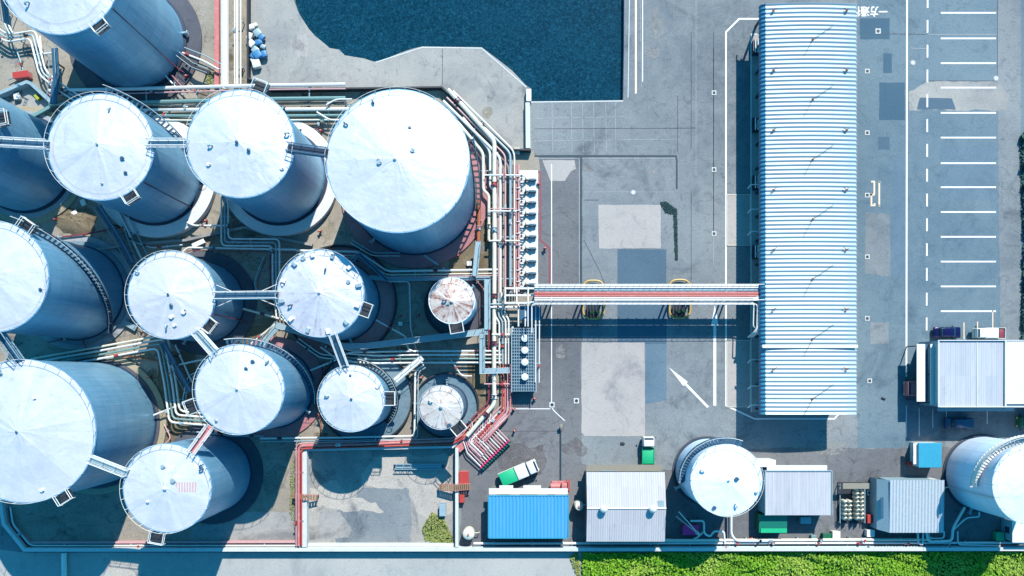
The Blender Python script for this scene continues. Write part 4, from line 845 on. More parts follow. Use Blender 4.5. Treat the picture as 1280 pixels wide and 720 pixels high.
# ---------------------------------------------------------------- pumps, plinth, fan unit, manifold
T = thing('pump_plinth', 'long white plinth carrying the row of pumps', 'plinth', W(660, 288, 0))
MB().box(0, 0, .2, 3.2, 19.3, .4).build('slab', M['white'], T)
MB().box(-.2, 0, .43, .5, 19.0, .06).build('drain_strip', M['cream'], T)
PU = thing('pump', 'x', 'pump', (0, 0, 0), 0, 'row of pumps on white plinth')
MB().rbox(.55, 0, .62, .95, .5, .1, .03).build('skid', M['white'], PU)
MB().tube([(.15, 0, .95), (1.3, 0, .95)], .27, 12).tube([(1.3, 0, .95), (1.42, 0, .95)], .2, 12).build('motor', M['teal_motor'], PU, True)
MB().box(.7, 0, 1.25, .4, .3, .14).build('terminal_box', M['steelblue'], PU)
MB().tube([(-.35, 0, .95), (.12, 0, .95)], .16, 10).tube([(-.45, 0, .95), (-.2, 0, .95)], .32, 12).build('casing', M['navy'], PU, True)
MB().tube(fillet([(-.45, 0, .95), (-1.3, 0, .95), (-2.0, 0, 1.25)], .25), .11, 8).tube(fillet([(-.3, 0, 1.2), (-.3, 0, 1.7), (-.3, .45, 1.8), (-1.8, .45, 1.5)], .2), .09, 8).build('pipe', M['white'], PU, True)
for y_ in (0, .45): MB().cyl(-1.0, y_, 1.1, 1.75, .04, n=6).cyl(-1.0, y_, 1.72, 1.78, .2, n=10).build('handwheel', M['dark'], PU)
names = ['pump at the top end of white plinth', 'second pump from top of the plinth', 'third pump from top of the plinth', 'fourth pump from top of the plinth', 'fifth pump from top, just above plinth middle', 'fifth pump from bottom, just below plinth middle', 'fourth pump from bottom of the plinth', 'third pump from bottom of the plinth', 'pump second nearest to the pipe bridge', 'pump nearest to the pipe bridge']
for i, (py, nm) in enumerate(zip((225, 239.5, 253.5, 267.5, 281.5, 296, 311, 327, 342, 356), names)):
    o = PU if i == 0 else copy_tree(PU); p = W(659.5, py, .9); o.location = (p.x, p.y, -.12); o['label'] = 'teal motor '+nm
T = thing('cooling_unit', 'pale blue steel unit topped by four white fans', 'cooling unit', W(654.5, 450, 0))
MB().box(0, 0, 1.2, 3.6, 9.9, 2.2).build('casing', M['steelblue'], T)
mb = MB()
for i in range(11): mb.box(-1.9+i*.38, 0, 2.42, .08, 10.1, .1)
for i in range(21): mb.box(0, -5+i*.5, 2.46, 3.8, .07, .08)
mb.build('grille', M['lblue'], T)
for x_ in (-1.95, 1.95): MB().bar((x_, -5.2, 2.6), (x_, 5.2, 2.6), .14, .2).build('frame', M['lblue'], T)
for py in (424, 438.5, 453, 471):
    y_ = (450-py)*.13; MB().cyl(.15, y_, 2.5, 3.2, .55, n=24).cyl(.15, y_, 3.2, 3.3, .5, .2, 24).build('fan', M['white'], T, True)
bundle('white pipes feeding the top of the fan unit', [(648, 380), (648, 408)], 2.6, [(-.0, .14, 'white'), (1.1, .14, 'white')], sup=0)
bundle('pair of tall white pipes right of the fan unit', [(672, 382), (671.5, 478)], 2.6, [(.3, .1, 'white'), (-.3, .12, 'white')], sup=6)
T = thing('gantry', 'white steel frame at left end of the pipe bridge', 'steel frame', W(655, 372, 0))
mb = MB()
for y_ in (-1.2, 0, 1.1): mb.bar((-3.2, y_, 3.4), (2.2, y_, 3.4), .28, .3)
for x_ in (-3, -1.2, .6, 2.1): mb.bar((x_, -1.4, 3.6), (x_, 1.3, 3.6), .22, .22)
mb.build('beams', M['white'], T)
for x_ in (-3, 2.0):
    for y_ in (-1.2, 1.1): MB().box(x_, y_, 1.65, .25, .25, 3.3).build('leg', M['steelblue'], T)
MB().box(1.0, -2.7, 2.6, 3.4, 2.2, .15).build('platform', M['steelblue'], T)
# loading manifold with green valves
T = thing('loading_manifold', 'diagonal loading manifold with pink pipes and row of green valves', 'manifold', W(606, 560, 0))
def ml(px, py): p = W(px, py, 0); q = W(606, 560, 0); return Vector((p.x-q.x, p.y-q.y))
a = ml(601, 582); b = ml(635, 549); d = (b-a); un = Vector((-d.y, d.x)).normalized()
for i in range(14):
    s0 = a.lerp(b, i/13); back = s0+un*(1.8+ (3.2 if i < 7 else 2.4)*(.4+.6*(i % 7)/7 if i < 7 else .9))
    MB().tube(fillet([(s0.x, s0.y, .9), (back.x, back.y, 1.1), (back.x-.6+.08*i, back.y+1.8, 1.3)], .3), .1, 8).build('pipe', M['pink' if i % 3 else 'white'], T, True)
    MB().tube([(s0.x, s0.y, .9), (s0.x-un.x*.7, s0.y-un.y*.7, .75)], .17, 10).build('valve', M['green_valve'], T, True)
    g = s0-un*.15; MB().cyl(g.x, g.y, .95, 1.25, .05, n=6).cyl(g.x, g.y, 1.25, 1.3, .17, n=10).build('handwheel', M['magenta'], T)
c = ml(583, 549); MB().box(c.x, c.y, 1.0, 1.6, 4.2, .12, math.atan2(un.y, un.x)+PI*.0).build('platform', M['rose'], T)
MB().bar((a.x, a.y, .4), (b.x, b.y, .4), .3, .3).build('frame', M['dark'], T)
bundle('fan of pink pipes feeding the loading manifold', [(632, 512), (604, 540), (592, 552), (606, 566)], 1.1, multi(5, .45, .12, ('pink', 'white', 'rose')), sup=4)

# ---------------------------------------------------------------- ribbed canopy (long loading roof)
RZ = 6.0; a = W(951, 518, RZ); b = W(1071.5, 5, RZ); cx, cy = (a.x+b.x)/2, (a.y+b.y)/2; wx = b.x-a.x; ly = b.y-a.y
T = thing('loading_canopy', 'long ribbed white canopy roof over the loading bays', 'canopy', (cx, cy, 0))
mb = MB(); nr = 97; per = 8; prof = []
# cross profile (x,z) gently arched with the west edge curled down
xs = [(-wx/2+.02, -1.0), (-wx/2+.06, -.6), (-wx/2+.22, -.25), (-wx/2+.75, -.03)]+[(-wx/2+.75+(wx-1.05)*i/8, .0+.35*math.sin(PI*i/8)) for i in range(1, 9)]+[(wx/2, -.25)]
ny = nr*per
for j in range(ny+1):
    y_ = -ly/2+ly*j/ny; ph = math.cos(2*PI*(j % per)/per); dz = .095*ph
    for x_, z_ in xs: mb.v.append((x_-(dz*.6 if x_ < -wx/2+.3 else 0), y_, RZ+z_+dz))
m_ = len(xs)
for j in range(ny):
    for i in range(3, m_-1): mb.f.append((j*m_+i, j*m_+i+1, (j+1)*m_+i+1, (j+1)*m_+i))
def rib_mat():
    m, t, bb = nodes('ribbed roof'); p = pos(t)
    col = mixc(t, ramp(t, noise(t, pos(t, (.15, 2.2, 1)), .5, 6, .7), .4, .7, 0, .5), (.29, .36, .38), (.21, .28, .31))
    col = sheets(t, col, 4.5, 1.38, .25, (.24, .36, .44))
    col = mixc(t, ramp(t, noise(t, p, .5, 8, .75), .66, .74, 0, .6), col, L((150, 120, 100)))
    t.links.new(col, bb.inputs['Base Color']); bb.inputs['Roughness'].default_value = .45; bb.inputs['Metallic'].default_value = .1; return m
mb.build('roof', rib_mat(), T, True)
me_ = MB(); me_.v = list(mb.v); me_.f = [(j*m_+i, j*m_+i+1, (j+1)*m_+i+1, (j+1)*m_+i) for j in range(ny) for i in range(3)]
me_.build('shade_tinted_eave', paint('shade tinted eave sheet', D(70, 160, 205), .4, .1, .2), T, True)  # curled roof edge, its blue shading painted in as a cyan colour
mb = MB()
for x_ in (-wx/2+.9, wx/2-.7, 0): mb.bar((x_, -ly/2+.3, RZ-.35), (x_, ly/2-.3, RZ-.35), .25, .35)
for j in range(17): y_ = -ly/2+.6+(ly-1.2)*j/16; mb.bar((-wx/2+.5, y_, RZ-.3), (wx/2-.3, y_, RZ-.3), .2, .3)
mb.build('roof_frame', M['steelblue'], T)
for j in range(17):
    y_ = -ly/2+.6+(ly-1.2)*j/16
    for x_ in (-wx/2+1.2, wx/2-1.6): MB().box(x_, y_, (RZ-.5)/2, .3, .3, RZ-.5).build('column', M['navy'], T)
rnd = random.Random(5)
for j in range(8):
    for x_, sgn in ((-wx/2+1.8, 1), (0.4, 1), (wx/2-1.8, -1)):
        y_ = ly/2-1.2-j*9.2+(0 if abs(x_) > 1 else -4.5)
        if y_ < -ly/2+1: continue
        m = MB(); m.tube([(x_, y_, RZ+.45), (x_+.5*sgn, y_+.35, RZ+.5)], .05, 5).tube([(x_-.25, y_-.25, RZ+.45), (x_+.25, y_+.2, RZ+.5)], .06, 5); m.box(x_, y_, RZ+.42, .3, .25, .18)
        m.build('roof_bracket', M['rust'], T)
        if abs(x_) < 1: MB().tube([(x_, y_, RZ+.5), (x_+1.2, y_+.8, RZ+.53), (x_+3.2, y_+2.2, RZ+.42)], .035, 4).tube([(x_, y_, RZ+.5), (x_-1.4, y_-2.6, RZ+.5)], .03, 4).build('roof_cable', M['dark'], T)
mb = MB(); p = W(951, 424, RZ); mb.box(0, W(0, 433, RZ).y-cy, RZ+.42, wx-.2, .5, .08).build('roof_seam_strip', M['white'], T)
gx = G(939, 43)[0]; mb = MB(); mb.b2(gx-cx, G(0, 515)[1]-cy, 0+wx/2-1, G(0, 44)[1]-cy, 0.02, .22); mb.build('platform', M['conc_pale'], T)
mb = MB(); mb.b2(gx-cx-.12, G(0, 515)[1]-cy, gx-cx-.005, G(0, 43)[1]-cy, .02, .24).b2(gx-cx, G(0, 44)[1]-cy+.004, 1.4-wx/2, G(0, 43)[1]-cy, .02, .24).build('platform_edge', M['white'], T)
# bays under the canopy edge
for k, (y0, y1, lb) in enumerate(((244, 306, 'long weigh slab beside canopy above the pipe bridge'), (426, 508, 'long weigh slab beside canopy below the pipe bridge'))):
    p, q = W(909, y0, .05), W(937, y1, .05); o_ = Vector(((p.x+q.x)/2, (p.y+q.y)/2, 0)); S = thing('weighbridge', lb, 'weighbridge', o_, 0, 'weighbridges'); sx, sy = abs(p.x-q.x), abs(p.y-q.y)
    MB().box(0, 0, .04, sx, sy, .05).build('slab', M['conc_pale'], S); m = MB()
    for x_ in (-sx/2-.08, sx/2+.08): m.box(x_, 0, .06, .12, sy+.3, .1)
    for y_ in (-sy/2-.08, sy/2+.08): m.box(0, y_, .065, sx, .12, .1)
    m.build('frame', M['cream'], S)
for k, (py, lb) in enumerate(((237, 'loading arm above the upper weigh slab'), (267, 'loading arm at middle of the upper weigh slab'), (294, 'loading arm at lower end of the upper weigh slab'), (419, 'loading arm just below pipe bridge risers'), (450, 'loading arm at upper part of the lower weigh slab'), (482, 'loading arm at lower part of the lower weigh slab'), (505, 'loading arm nearest the canopy bottom end'))):
    S = thing('tanker_loader', lb, 'loading arm', W(943, py, 0), 0, 'loading arms at canopy edge')
    MB().cyl(.6, 0, .2, 3.2, .12, n=10).build('column', M['navy'], S); MB().tube(fillet([(.6, 0, 3.1), (-1.6, 0, 3.2), (-1.9, -.5, 2.6)], .3), .09, 8).build('arm', M['white'], S, True)
    MB().rbox(.9, .4, 1.2, .7, .6, 1.2, .08).build('meter', M['lblue'], S)
for py, lb in ((62, 'cluster of valves under canopy edge nearest the top'), (158, 'cluster of valves under canopy edge above upper weigh slab'), (230, 'cluster of valves under canopy edge touching upper weigh slab'), (316, 'cluster of valves under canopy edge above the pipe bridge')):
    S = thing('valve_cluster', lb, 'valves', W(945, py, 0), 0, 'valve clusters under canopy edge')
    for i in range(3): MB().tube([(-.5+.4*i, -1, 1.3), (-.5+.4*i, 1, 1.3)], .1, 8).build('pipe', M['white'], S, True); MB().cyl(-.4+.4*i, -.5+.5*i, 1.3, 1.9, .05, n=6).cyl(-.4+.4*i, -.5+.5*i, 1.85, 1.95, .22, n=10).build('handwheel', M['lime' if i == 1 else 'lblue'], S)
    MB().box(0, 0, .7, 1.6, 2.2, .8).build('base', M['navy'], S)

# ---------------------------------------------------------------- buildings along the bottom
def corrug(x0, y0, x1, y1, z00, z10, n_, amp=.05, axis='x', duty=.5):
    """ribs repeat along axis; z varies linearly along the other axis from z00 to z10"""
    mb = MB(); k = 6; cnt = n_*k
    for j in range(cnt+1):
        t = j/cnt; ph = (j % k)/k; dz = amp if ph < duty-.01 else -amp*.2
        if j % k in (0, 3): dz = amp*.4
        if axis == 'x': x_ = x0+(x1-x0)*t; mb.v += [(x_, y0, z00+dz), (x_, y1, z10+dz)]
        else: y_ = y0+(y1-y0)*t; mb.v += [(x1, y_, z10+dz), (x0, y_, z00+dz)]
    for j in range(cnt): mb.f.append((2*j, 2*j+2, 2*j+3, 2*j+1))
    return mb
def roofrect(x0, y0, x1, y1, z):   # px rect of roof at height z -> local extents + centre
    p, q = W(x0, y1, z), W(x1, y0, z); return (p.x+q.x)/2, (p.y+q.y)/2, (q.x-p.x), (q.y-p.y)
cx, cy, wx, wy = roofrect(611, 620, 710, 672, 3.2); T = thing('blue_shed', 'shed with bright blue ribbed roof by the bottom wall', 'shed', (cx, cy, 0))
MB().box(0, 0, 1.55, wx-.3, wy-.3, 3.08).build('wall', M['tan'], T)
corrug(-wx/2, -wy/2, wx/2, wy/2, 3.15, 3.4, 23, .07).build('roof', sheet_roof('blue sheet roof', D(72, 172, 236, 1.35), D(110, 190, 236, 1.2), .95), T)
MB().box(0, wy/2+.08, 3.35, wx, .14, .3).box(0, -wy/2-.08, 3.15, wx, .14, .2).box(-wx/2-.07, 0, 3.27, .12, wy, .25).box(wx/2+.07, 0, 3.27, .12, wy, .25).build('gutter', M['cyan_roof'], T)
MB().box(0, wy/2+.65, 2.6, wx, .95, .12).box(-wx*.28, wy/2+1.3, 2.3, 2.2, .5, .1).box(wx*.05, wy/2+1.3, 2.3, 2.8, .5, .1).build('canopy', M['white'], T)
for i in range(3): MB().box(-wx*.3+i*wx*.3, wy/2-.13, 1.5, 1.1, .06, 1.3).build('window', M['glass'], T)
# gable shed
ez, rz_ = 4.2, 5.2; cx, cy, wx, wy = roofrect(733, 590, 831, 677, ez); T = thing('gable_shed', 'weathered white gable roof shed left of tank, lower half lavender', 'shed', (cx, cy, 0))
ry = W(0, 635.5, rz_).y-cy
mb = MB(); hx, hy = wx/2-.2, wy/2-.2
mb.add([(-hx, -hy, 0), (hx, -hy, 0), (hx, hy, 0), (-hx, hy, 0), (-hx, -hy, ez-.1), (hx, -hy, ez-.1), (hx, hy, ez-.1), (-hx, hy, ez-.1), (-hx, ry, rz_-.12), (hx, ry, rz_-.12)], [(0, 1, 5, 4), (2, 3, 7, 6), (1, 2, 6, 9, 5), (3, 0, 4, 8, 7)]).build('wall', M['tan'], T)
def old_roof():
    m, t, bb = nodes('weathered sheet roof'); p = pos(t)
    col = mixc(t, ramp(t, noise(t, pos(t, (1, .12, 1)), 2.2, 5, .8), .58, .7, 0, .65), (.33, .33, .345), (.16, .16, .20)); col = sheets(t, col, .95, 5.8, .3, (.25, .25, .28)); col = mixc(t, ramp(t, noise(t, p, .7, 8, .7), .62, .75, 0, .35), col, (.3, .3, .34))
    t.links.new(col, bb.inputs['Base Color']); bb.inputs['Roughness'].default_value = .7; return m
orf = old_roof()
cr = corrug(-wx/2, ry, wx/2, wy/2, rz_, ez, 34, .03); cr.build('roof', orf, T)
cr = corrug(-wx/2, -wy/2, wx/2, ry, ez, rz_, 34, .03); cr.build('roof', orf, T)
MB().tube([(-wx/2, ry, rz_+.03), (wx/2, ry, rz_+.03)], .12, 8).build('ridge_cap', M['white'], T, True)
MB().box(0, wy/2+.55, ez-1.2, wx*.98, .9, .1).build('awning', M['tan'], T)
for px in (754, 815):
    x_ = W(px, 634, rz_).x-cx; MB().cyl(x_, ry, rz_-.1, rz_+.55, .35, n=16).lathe([(.62, rz_+.55), (.6, rz_+.8), (.35, rz_+1.05), (.02, rz_+1.15)], x_, ry, 16).build('roof_ventilator', M['white'], T, True)
MB().box(W(826, 630, 5).x-cx, ry+.7, rz_-.05, .9, 1.0, .06).build('skylight', M['lblue'], T)
MB().box(-wx*.2, wy/2-.18, 1.2, 2.4, .06, 2.4).build('door', M['lblue'], T)
# flat white building
cx, cy, wx, wy = roofrect(956, 588, 1040, 644, 3.6); T = thing('flat_roof_building', 'plain white flat roofed building right of the white tank', 'building', (cx, cy, 0))
MB().box(0, 0, 1.7, wx-.2, wy-.3, 3.4).build('wall', M['lblue'], T); MB().box(0, 0, 3.5, wx, wy, .2).build('roof', sheet_roof('flat roof sheet', D(222, 228, 238, 1.15), D(190, 198, 212), 1.3), T)
mb = MB(); 
for x_ in (-wx/2+.06, wx/2-.06): mb.box(x_, 0, 3.68, .12, wy, .16)
mb.box(0, wy/2-.06, 3.68, wx-.24, .12, .16).build('parapet', M['lblue'], T)
mb = MB()
for i in range(7): mb.box(-wx/2+wx*(i+1)/8, 0, 3.62, .05, wy-.3, .04)
mb.build('roof_seam', M['white'], T); MB().box(0, wy/2+.3, 3.0, wx*.9, .9, .08).build('canopy', M['white'], T)
for i in range(3): MB().box(-wx*.3+i*wx*.3, wy/2-.13, 1.5, 1.2, .06, 1.2).build('window', M['glass'], T)
cx, cy, wx, wy = roofrect(945, 575, 970, 584, 3.0); tag(MB().rbox(0, 0, 1.5, wx, wy, 3.0, .08).build('annex', M['white']), 'small white annex box between the white tank and flat roofed building', 'annex').location = (cx, cy, 0)
cx, cy, wx, wy = roofrect(949, 643, 984, 666, 2.4); T = thing('green_shed', 'small green roofed lean to below the flat roofed building', 'shed', (cx, cy, 0)); MB().box(0, 0, 1.1, wx-.2, wy-.2, 2.2).build('wall', M['green_valve'], T)
corrug(-wx/2, -wy/2, wx/2, wy/2, 2.25, 2.5, 14, .03).build('roof', paint('teal sheet', D(14, 150, 128), .5, 0, .2), T); MB().box(.1, -wy/2+.35, 2.4, wx-.3, .7, .05).build('roof_edge', M['green'], T)
# corrugated grey shed
cx, cy, wx, wy = roofrect(1112, 600, 1180, 666, 3.8); T = thing('corrugated_shed', 'pale blue corrugated roof shed with sloping left face', 'shed', (cx, cy, 0))
MB().box(0, 0, 1.8, wx-.2, wy-.2, 3.6).build('wall', M['lblue'], T); corrug(-wx/2, -wy/2, wx/2, wy/2, 3.7, 3.9, 17, .09).build('roof', paint('pale sheet roof', D(206, 222, 234, 1.25), .5, .1, .3, (.3, .4, .5), .5), T)
q = MB(); q.add([(-wx/2, wy/2, 3.72), (-wx/2, -wy/2, 3.72), (-wx/2-1.3, -wy/2+.25, 2.3), (-wx/2-1.3, wy/2-.0, 2.3)], [(0, 3, 2, 1)][::1]); q.add([(-wx/2-1.3, -wy/2+.25, 2.3), (-wx/2-1.3, wy/2, 2.3), (-wx/2-1.3, wy/2, 0), (-wx/2-1.3, -wy/2+.25, 0)], [(0, 1, 2, 3)]); q.build('side_roof', M['lblue'], T)
MB().box(-wx/2-.7, -.3, 3.05, .7, 3.2, .05, 0).build('skylight', M['steelblue'], T); MB().box(wx/2-.7, wy/2-.12, 1.4, .9, .06, 1.9).build('door', M['white'], T)
# blue roofed kiosk
cx, cy, wx, wy = roofrect(1148, 553.5, 1177, 584.5, 2.7); T = thing('kiosk', 'small kiosk with flat cyan blue roof below the big warehouse', 'kiosk', (cx, cy, 0)); MB().box(0, 0, 1.3, wx-.2, wy-.2, 2.6).build('wall', M['white'], T)
MB().rbox(0, 0, 2.68, wx, wy, .16, .05).build('roof', M['cyan_roof'], T); MB().box(-wx/2-.3, .2, 2.3, .6, wy-.6, .06).build('awning', M['white'], T); MB().box(-wx/2+.05, .4, 1.4, .06, 1.6, .9).build('window', M['glass'], T); MB().rbox(-wx/2-.35, -wy/2+.4, .5, .6, .6, 1.0, .06).build('cabinet', M['red'], T)
# small hut bottom right
cx, cy, wx, wy = roofrect(1266, 652, 1292, 677, 2.8); T = thing('hut', 'white hut at lower right corner under the cut off tank', 'hut', (cx, cy, 0)); MB().box(0, 0, 1.4, wx, wy, 2.8).build('wall', M['lblue'], T); MB().rbox(0, 0, 2.85, wx+.3, wy+.3, .14, .04).build('roof', M['white'], T); MB().box(-wx/2-.02, 0, 1.5, .06, 1.0, 1.0).build('window', M['glass'], T)
# big warehouse at right
cx, cy, wx, wy = roofrect(1172, 425, 1330, 509, 5.4); T = thing('warehouse', 'white roofed warehouse at right edge with stepped canopies on left', 'warehouse', (cx, cy, 0))
MB().box(0, 0, 2.6, wx-.2, wy-.2, 5.2).build('wall', M['lblue'], T)
whr = sheet_roof('warehouse roof', D(214, 222, 234, 1.2), D(186, 198, 214, 1.1), .8)
s1 = W(1256, 425, 5.4).x-cx; corrug(-wx/2, -wy/2, s1-.1, wy/2, 5.3, 5.35, 36, .02).build('roof', whr, T); corrug(s1+.1, -wy/2+.5, wx/2, wy/2, 5.45, 5.5, 30, .02).build('roof', M['white'], T)
MB().box(s1, 0, 5.5, .2, wy, .3).box(-wx/2+.08, 0, 5.45, .16, wy, .3).box(0, wy/2-.06, 5.5, wx-.4, .12, .25).box(0, -wy/2+.06, 5.5, wx-.4, .12, .25).box((s1-wx/2)/2+.9, 0, 5.38, .1, wy-.4, .06).build('parapet', M['white'], T)
for k, (x0, x1, y0, y1, z_) in enumerate(((1146, 1156.5, 430, 502, 3.4), (1163, 1171.5, 430, 506, 4.2))):
    p, q = W(x0, y1, z_), W(x1, y0, z_); c_ = T; MB().b2(p.x-cx, p.y-cy, q.x-cx, q.y-cy, z_-.1, z_).build('canopy', M['white'], c_)
    MB().b2(q.x-cx+.01, p.y-cy, q.x-cx+.5, q.y-cy, z_-.4, z_-.15).build('canopy_gutter', M['steelblue'], c_)
    for yy in (p.y-cy+.3, (p.y+q.y)/2-cy, q.y-cy-.3): MB().box(p.x-cx+.2, yy, z_/2-.1, .15, .15, z_-.2).build('post', M['navy'], c_)
p, q = W(1172, 514, 4.2), W(1268, 510, 4.2); MB().b2(p.x-cx, p.y-cy, q.x-cx, q.y-cy, 4.1, 4.2).build('canopy', M['lblue'], T)
# gas cylinder rack
o_ = W(1062, 628, 0); T = thing('cylinder_rack', 'open grey rack with pale head beam holding gas cylinders', 'rack', o_)
MB().box(0, 0, .08, 4.0, 6.6, .16).build('base', M['dark'], T); MB().box(0, 3.0, 2.2, 4.2, .9, .12).build('head_beam', M['tan'], T)
for x_ in (-2, 2): MB().box(x_, 0, 1.0, .1, 6.4, .08).box(x_, -3.1, .6, .1, .1, 1.0).box(x_, 2.9, 1.1, .1, .1, 2.1).build('side_rail', M['lblue'], T)
GC = thing('gas_cylinder', 'pale upright gas cylinder standing in the open grey rack', 'gas cylinder', (0, 0, 0), 0, 'gas cylinders in the rack')
MB().lathe([(.01, 0), (.3, .02), (.32, .15), (.32, 1.3), (.26, 1.5), (.12, 1.62), (.08, 1.7)], n=16).build('body', M['cream'], GC, True); MB().cyl(0, 0, 1.68, 1.85, .11, n=10).build('valve', M['dark'], GC)
first = True
for i in range(8):
    for x_ in (-1.35, -.62, .62, 1.35):
        if x_ < 0 and i < 3 and random.random() < .8: continue
        g = GC if first else copy_tree(GC); first = False; g.location = (o_.x+x_+random.uniform(-.05, .05), o_.y+2.3-i*.66, .16)

# ---------------------------------------------------------------- vehicles
def wheels(T, xs_, wd, r=.38, m='black'):
    for x_ in xs_:
        for s_ in (-1, 1):
            mb = MB(); mb.tube([(x_, s_*(wd/2-.22), r), (x_, s_*(wd/2-.01), r)], r, 16); mb.build('wheel', M[m], T, True)
def car(label, px, py, rz, body, Ln=4.3, wd=1.75, name='car', cat='car'):
    T = thing(name, label, cat, W(px, py, 0), rz); wheels(T, (Ln*.31, -Ln*.31), wd, .33)
    MB().rbox(0, 0, .62, Ln, wd, .62, .2, seg=3).build('body', M[body], T, True)
    MB().rbox(-.1, 0, 1.15, Ln*.62, wd*.9, .55, .12, 0, .82).build('glasshouse', M['glass'], T, True)
    MB().rbox(-.15, 0, 1.43, Ln*.42, wd*.74, .08, .035).build('roof', M[body], T, True)
    for s_ in (-1, 1):
        MB().box(Ln/2-.12, s_*wd*.34, .7, .2, .32, .14).build('headlight', M['white'], T); MB().box(-Ln/2+.08, s_*wd*.36, .75, .14, .28, .16).build('tail_light', M['red'], T)
        MB().rbox(Ln*.16, s_*(wd/2+.08), 1.0, .18, .2, .14, .03).build('mirror', M[body], T)
    return T
car('dark blue car parked above the warehouse roof edge', 1180.5, 416, 0, 'car_blue', 4.3, 1.8)
car('blue car shaded by the warehouse below its lower edge', 1196, 529, 0, 'car_mid', 4.6, 1.8)
def truck(label, px, py, rz, cab, bed, cargo=None, Ln=6.0, wd=1.9, bedz=1.0, ch=.9, name='truck'):
    T = thing(name, label, 'truck', W(px, py, 0), rz); cl = 1.65
    MB().box(-.1, 0, .55, Ln-.5, wd*.55, .25).build('chassis', M['dark'], T); wheels(T, (Ln/2-.9, -Ln/2+1.3), wd, .4)
    MB().rbox(Ln/2-cl/2, 0, 1.25, cl, wd*.95, 1.5, .16, 0, .92, 3).build('cab', M[cab], T, True)
    MB().add([(Ln/2-.02, -wd*.42, 1.25), (Ln/2-.02, wd*.42, 1.25), (Ln/2-.22, wd*.38, 1.95), (Ln/2-.22, -wd*.38, 1.95)], [(0, 1, 2, 3)]).box(Ln/2-.32, 0, 2.0, .3, wd*.74, .04).build('windscreen', M['glass'], T)
    x0, x1 = -Ln/2, Ln/2-cl-.12; xm = (x0+x1)/2
    mb = MB().box(xm, 0, bedz-.1, x1-x0, wd, .12)
    for s_ in (-1, 1): mb.box(xm, s_*(wd/2-.03), bedz+.17, x1-x0, .06, .4)
    mb.box(x0+.03, 0, bedz+.17, .06, wd-.12, .4).box(x1-.03, 0, bedz+.25, .06, wd-.12, .6).build('bed', M[bed], T)
    if cargo: 
        for (a_, b_, hh, mm) in cargo: MB().rbox(x0+(x1-x0)*(a_+b_)/2, 0, bedz+hh/2, (x1-x0)*(b_-a_)-.1, wd-.16, hh, .08).build('cargo_cover', M[mm], T, True)
    for s_ in (-1, 1):
        MB().box(Ln/2+.01, s_*wd*.33, .85, .06, .3, .16).build('headlight', M['cream'], T); MB().rbox(Ln/2-.1, s_*(wd/2+.15), 1.5, .1, .22, .3, .03).build('mirror', M['dark'], T)
    return T
truck('white cab truck with green covered load near the manifold', 648.5, 589.5, A_(23), 'white', 'white', [(0, .58, .75, 'green'), (.58, 1.0, .7, 'white')], 6.4, 2.3)
truck('small white cab truck with open green load bed below pale slab', 808.5, 562.5, A_(90), 'white', 'green', [(.05, .95, .25, 'green')], 4.6, 1.95)
truck('white pickup truck parked beside the dark blue car', 1231, 417, A_(180), 'white', 'white', [(.35, .98, .5, 'white'), (.02, .3, .2, 'crimson')], 5.0, 1.75)
truck('faded red truck backed under the stepped warehouse canopy', 1145, 485.5, A_(180), 'rose', 'rose', [(.05, .9, .6, 'rose')], 4.8, 2.6)
truck('dark green truck cut off by right edge below warehouse', 1286, 527, A_(180), 'green_valve', 'dark', [(.05, .9, .5, 'green_valve')], 5.0, 2.0)

# ---------------------------------------------------------------- small objects
def box_item(name, label, cat, px, py, sx, sy, sz, m, rz=0, lid=None, group=None):
    T = thing(name, label, cat, W(px, py, 0), rz, group); MB().rbox(0, 0, sz/2+.02, sx, sy, sz, min(.06, sz*.2)).build('body', M[m], T)
    MB().rbox(0, 0, sz+.05, sx*1.06, sy*1.06, .08, .03).build('lid', M[lid or m], T); MB().box(0, -sy/2-.03, sz*.6, .25, .05, .08).build('handle', M['dark'], T); return T
box_item('skip', 'red steel skip right of the gas cylinder rack', 'skip', 1089, 647, 2.2, 1.3, 1.1, 'red')
box_item('storage_box', 'white storage box under the red skip', 'box', 1084.5, 665, 1.2, 1.1, 1.0, 'white')
box_item('storage_box', 'cream storage box left of the cylinder rack foot', 'box', 1042, 667, 1.2, 1.1, 1.0, 'cream')
box_item('storage_box', 'dark green storage bin beside cream box', 'box', 1031, 670, 1.3, 1.1, .9, 'green_valve')
box_item('storage_box', 'small aqua box near the bottom wall', 'box', 1015, 671, .8, .8, .7, 'aqua')
box_item('equipment_box', 'magenta equipment box beside the looping white pipe', 'box', 861.5, 661, 2.5, 1.5, 1.0, 'magenta')
box_item('storage_box', 'pale blue crate pair under flat roofed building', 'box', 1004, 649, 1.6, 1.0, 1.0, 'lblue')
box_item('storage_box', 'green tank box right of the lower pipes', 'box', 1245, 669, 1.2, 1.3, 1.0, 'green')
box_item('storage_box', 'red topped box beside the green tank box', 'box', 1252, 680, 1.8, .8, .8, 'red', A_(-10))
box_item('equipment_box', 'pinkish red cabinet above the basin stair', 'cabinet', 580.5, 596, 1.5, 2.0, 1.2, 'rose', 0, 'red')
box_item('equipment_box', 'small red cabinet below the basin stair', 'cabinet', 578, 622, .8, 1.2, 1.0, 'red')
box_item('equipment_box', 'faded red box above the small pit wall', 'box', 32, 97, 2.4, 1.0, 1.2, 'rose', A_(8), 'red')
box_item('equipment_box', 'small white box in the gap left of rust stained tank', 'box', 501, 405, .6, .6, .5, 'white')
box_item('bin', 'bright blue box beside yellow green shrub in the basin', 'box', 554, 636, 1.0, 1.9, 1.0, 'blue', 0, 'lblue')
box_item('concrete_block', 'white concrete block on the brown dirt mound', 'block', 95, 267, .9, .6, .5, 'white', A_(25))
box_item('concrete_block', 'white block above the brown dirt mound', 'block', 106, 254, .7, 1.0, .5, 'white', A_(25))
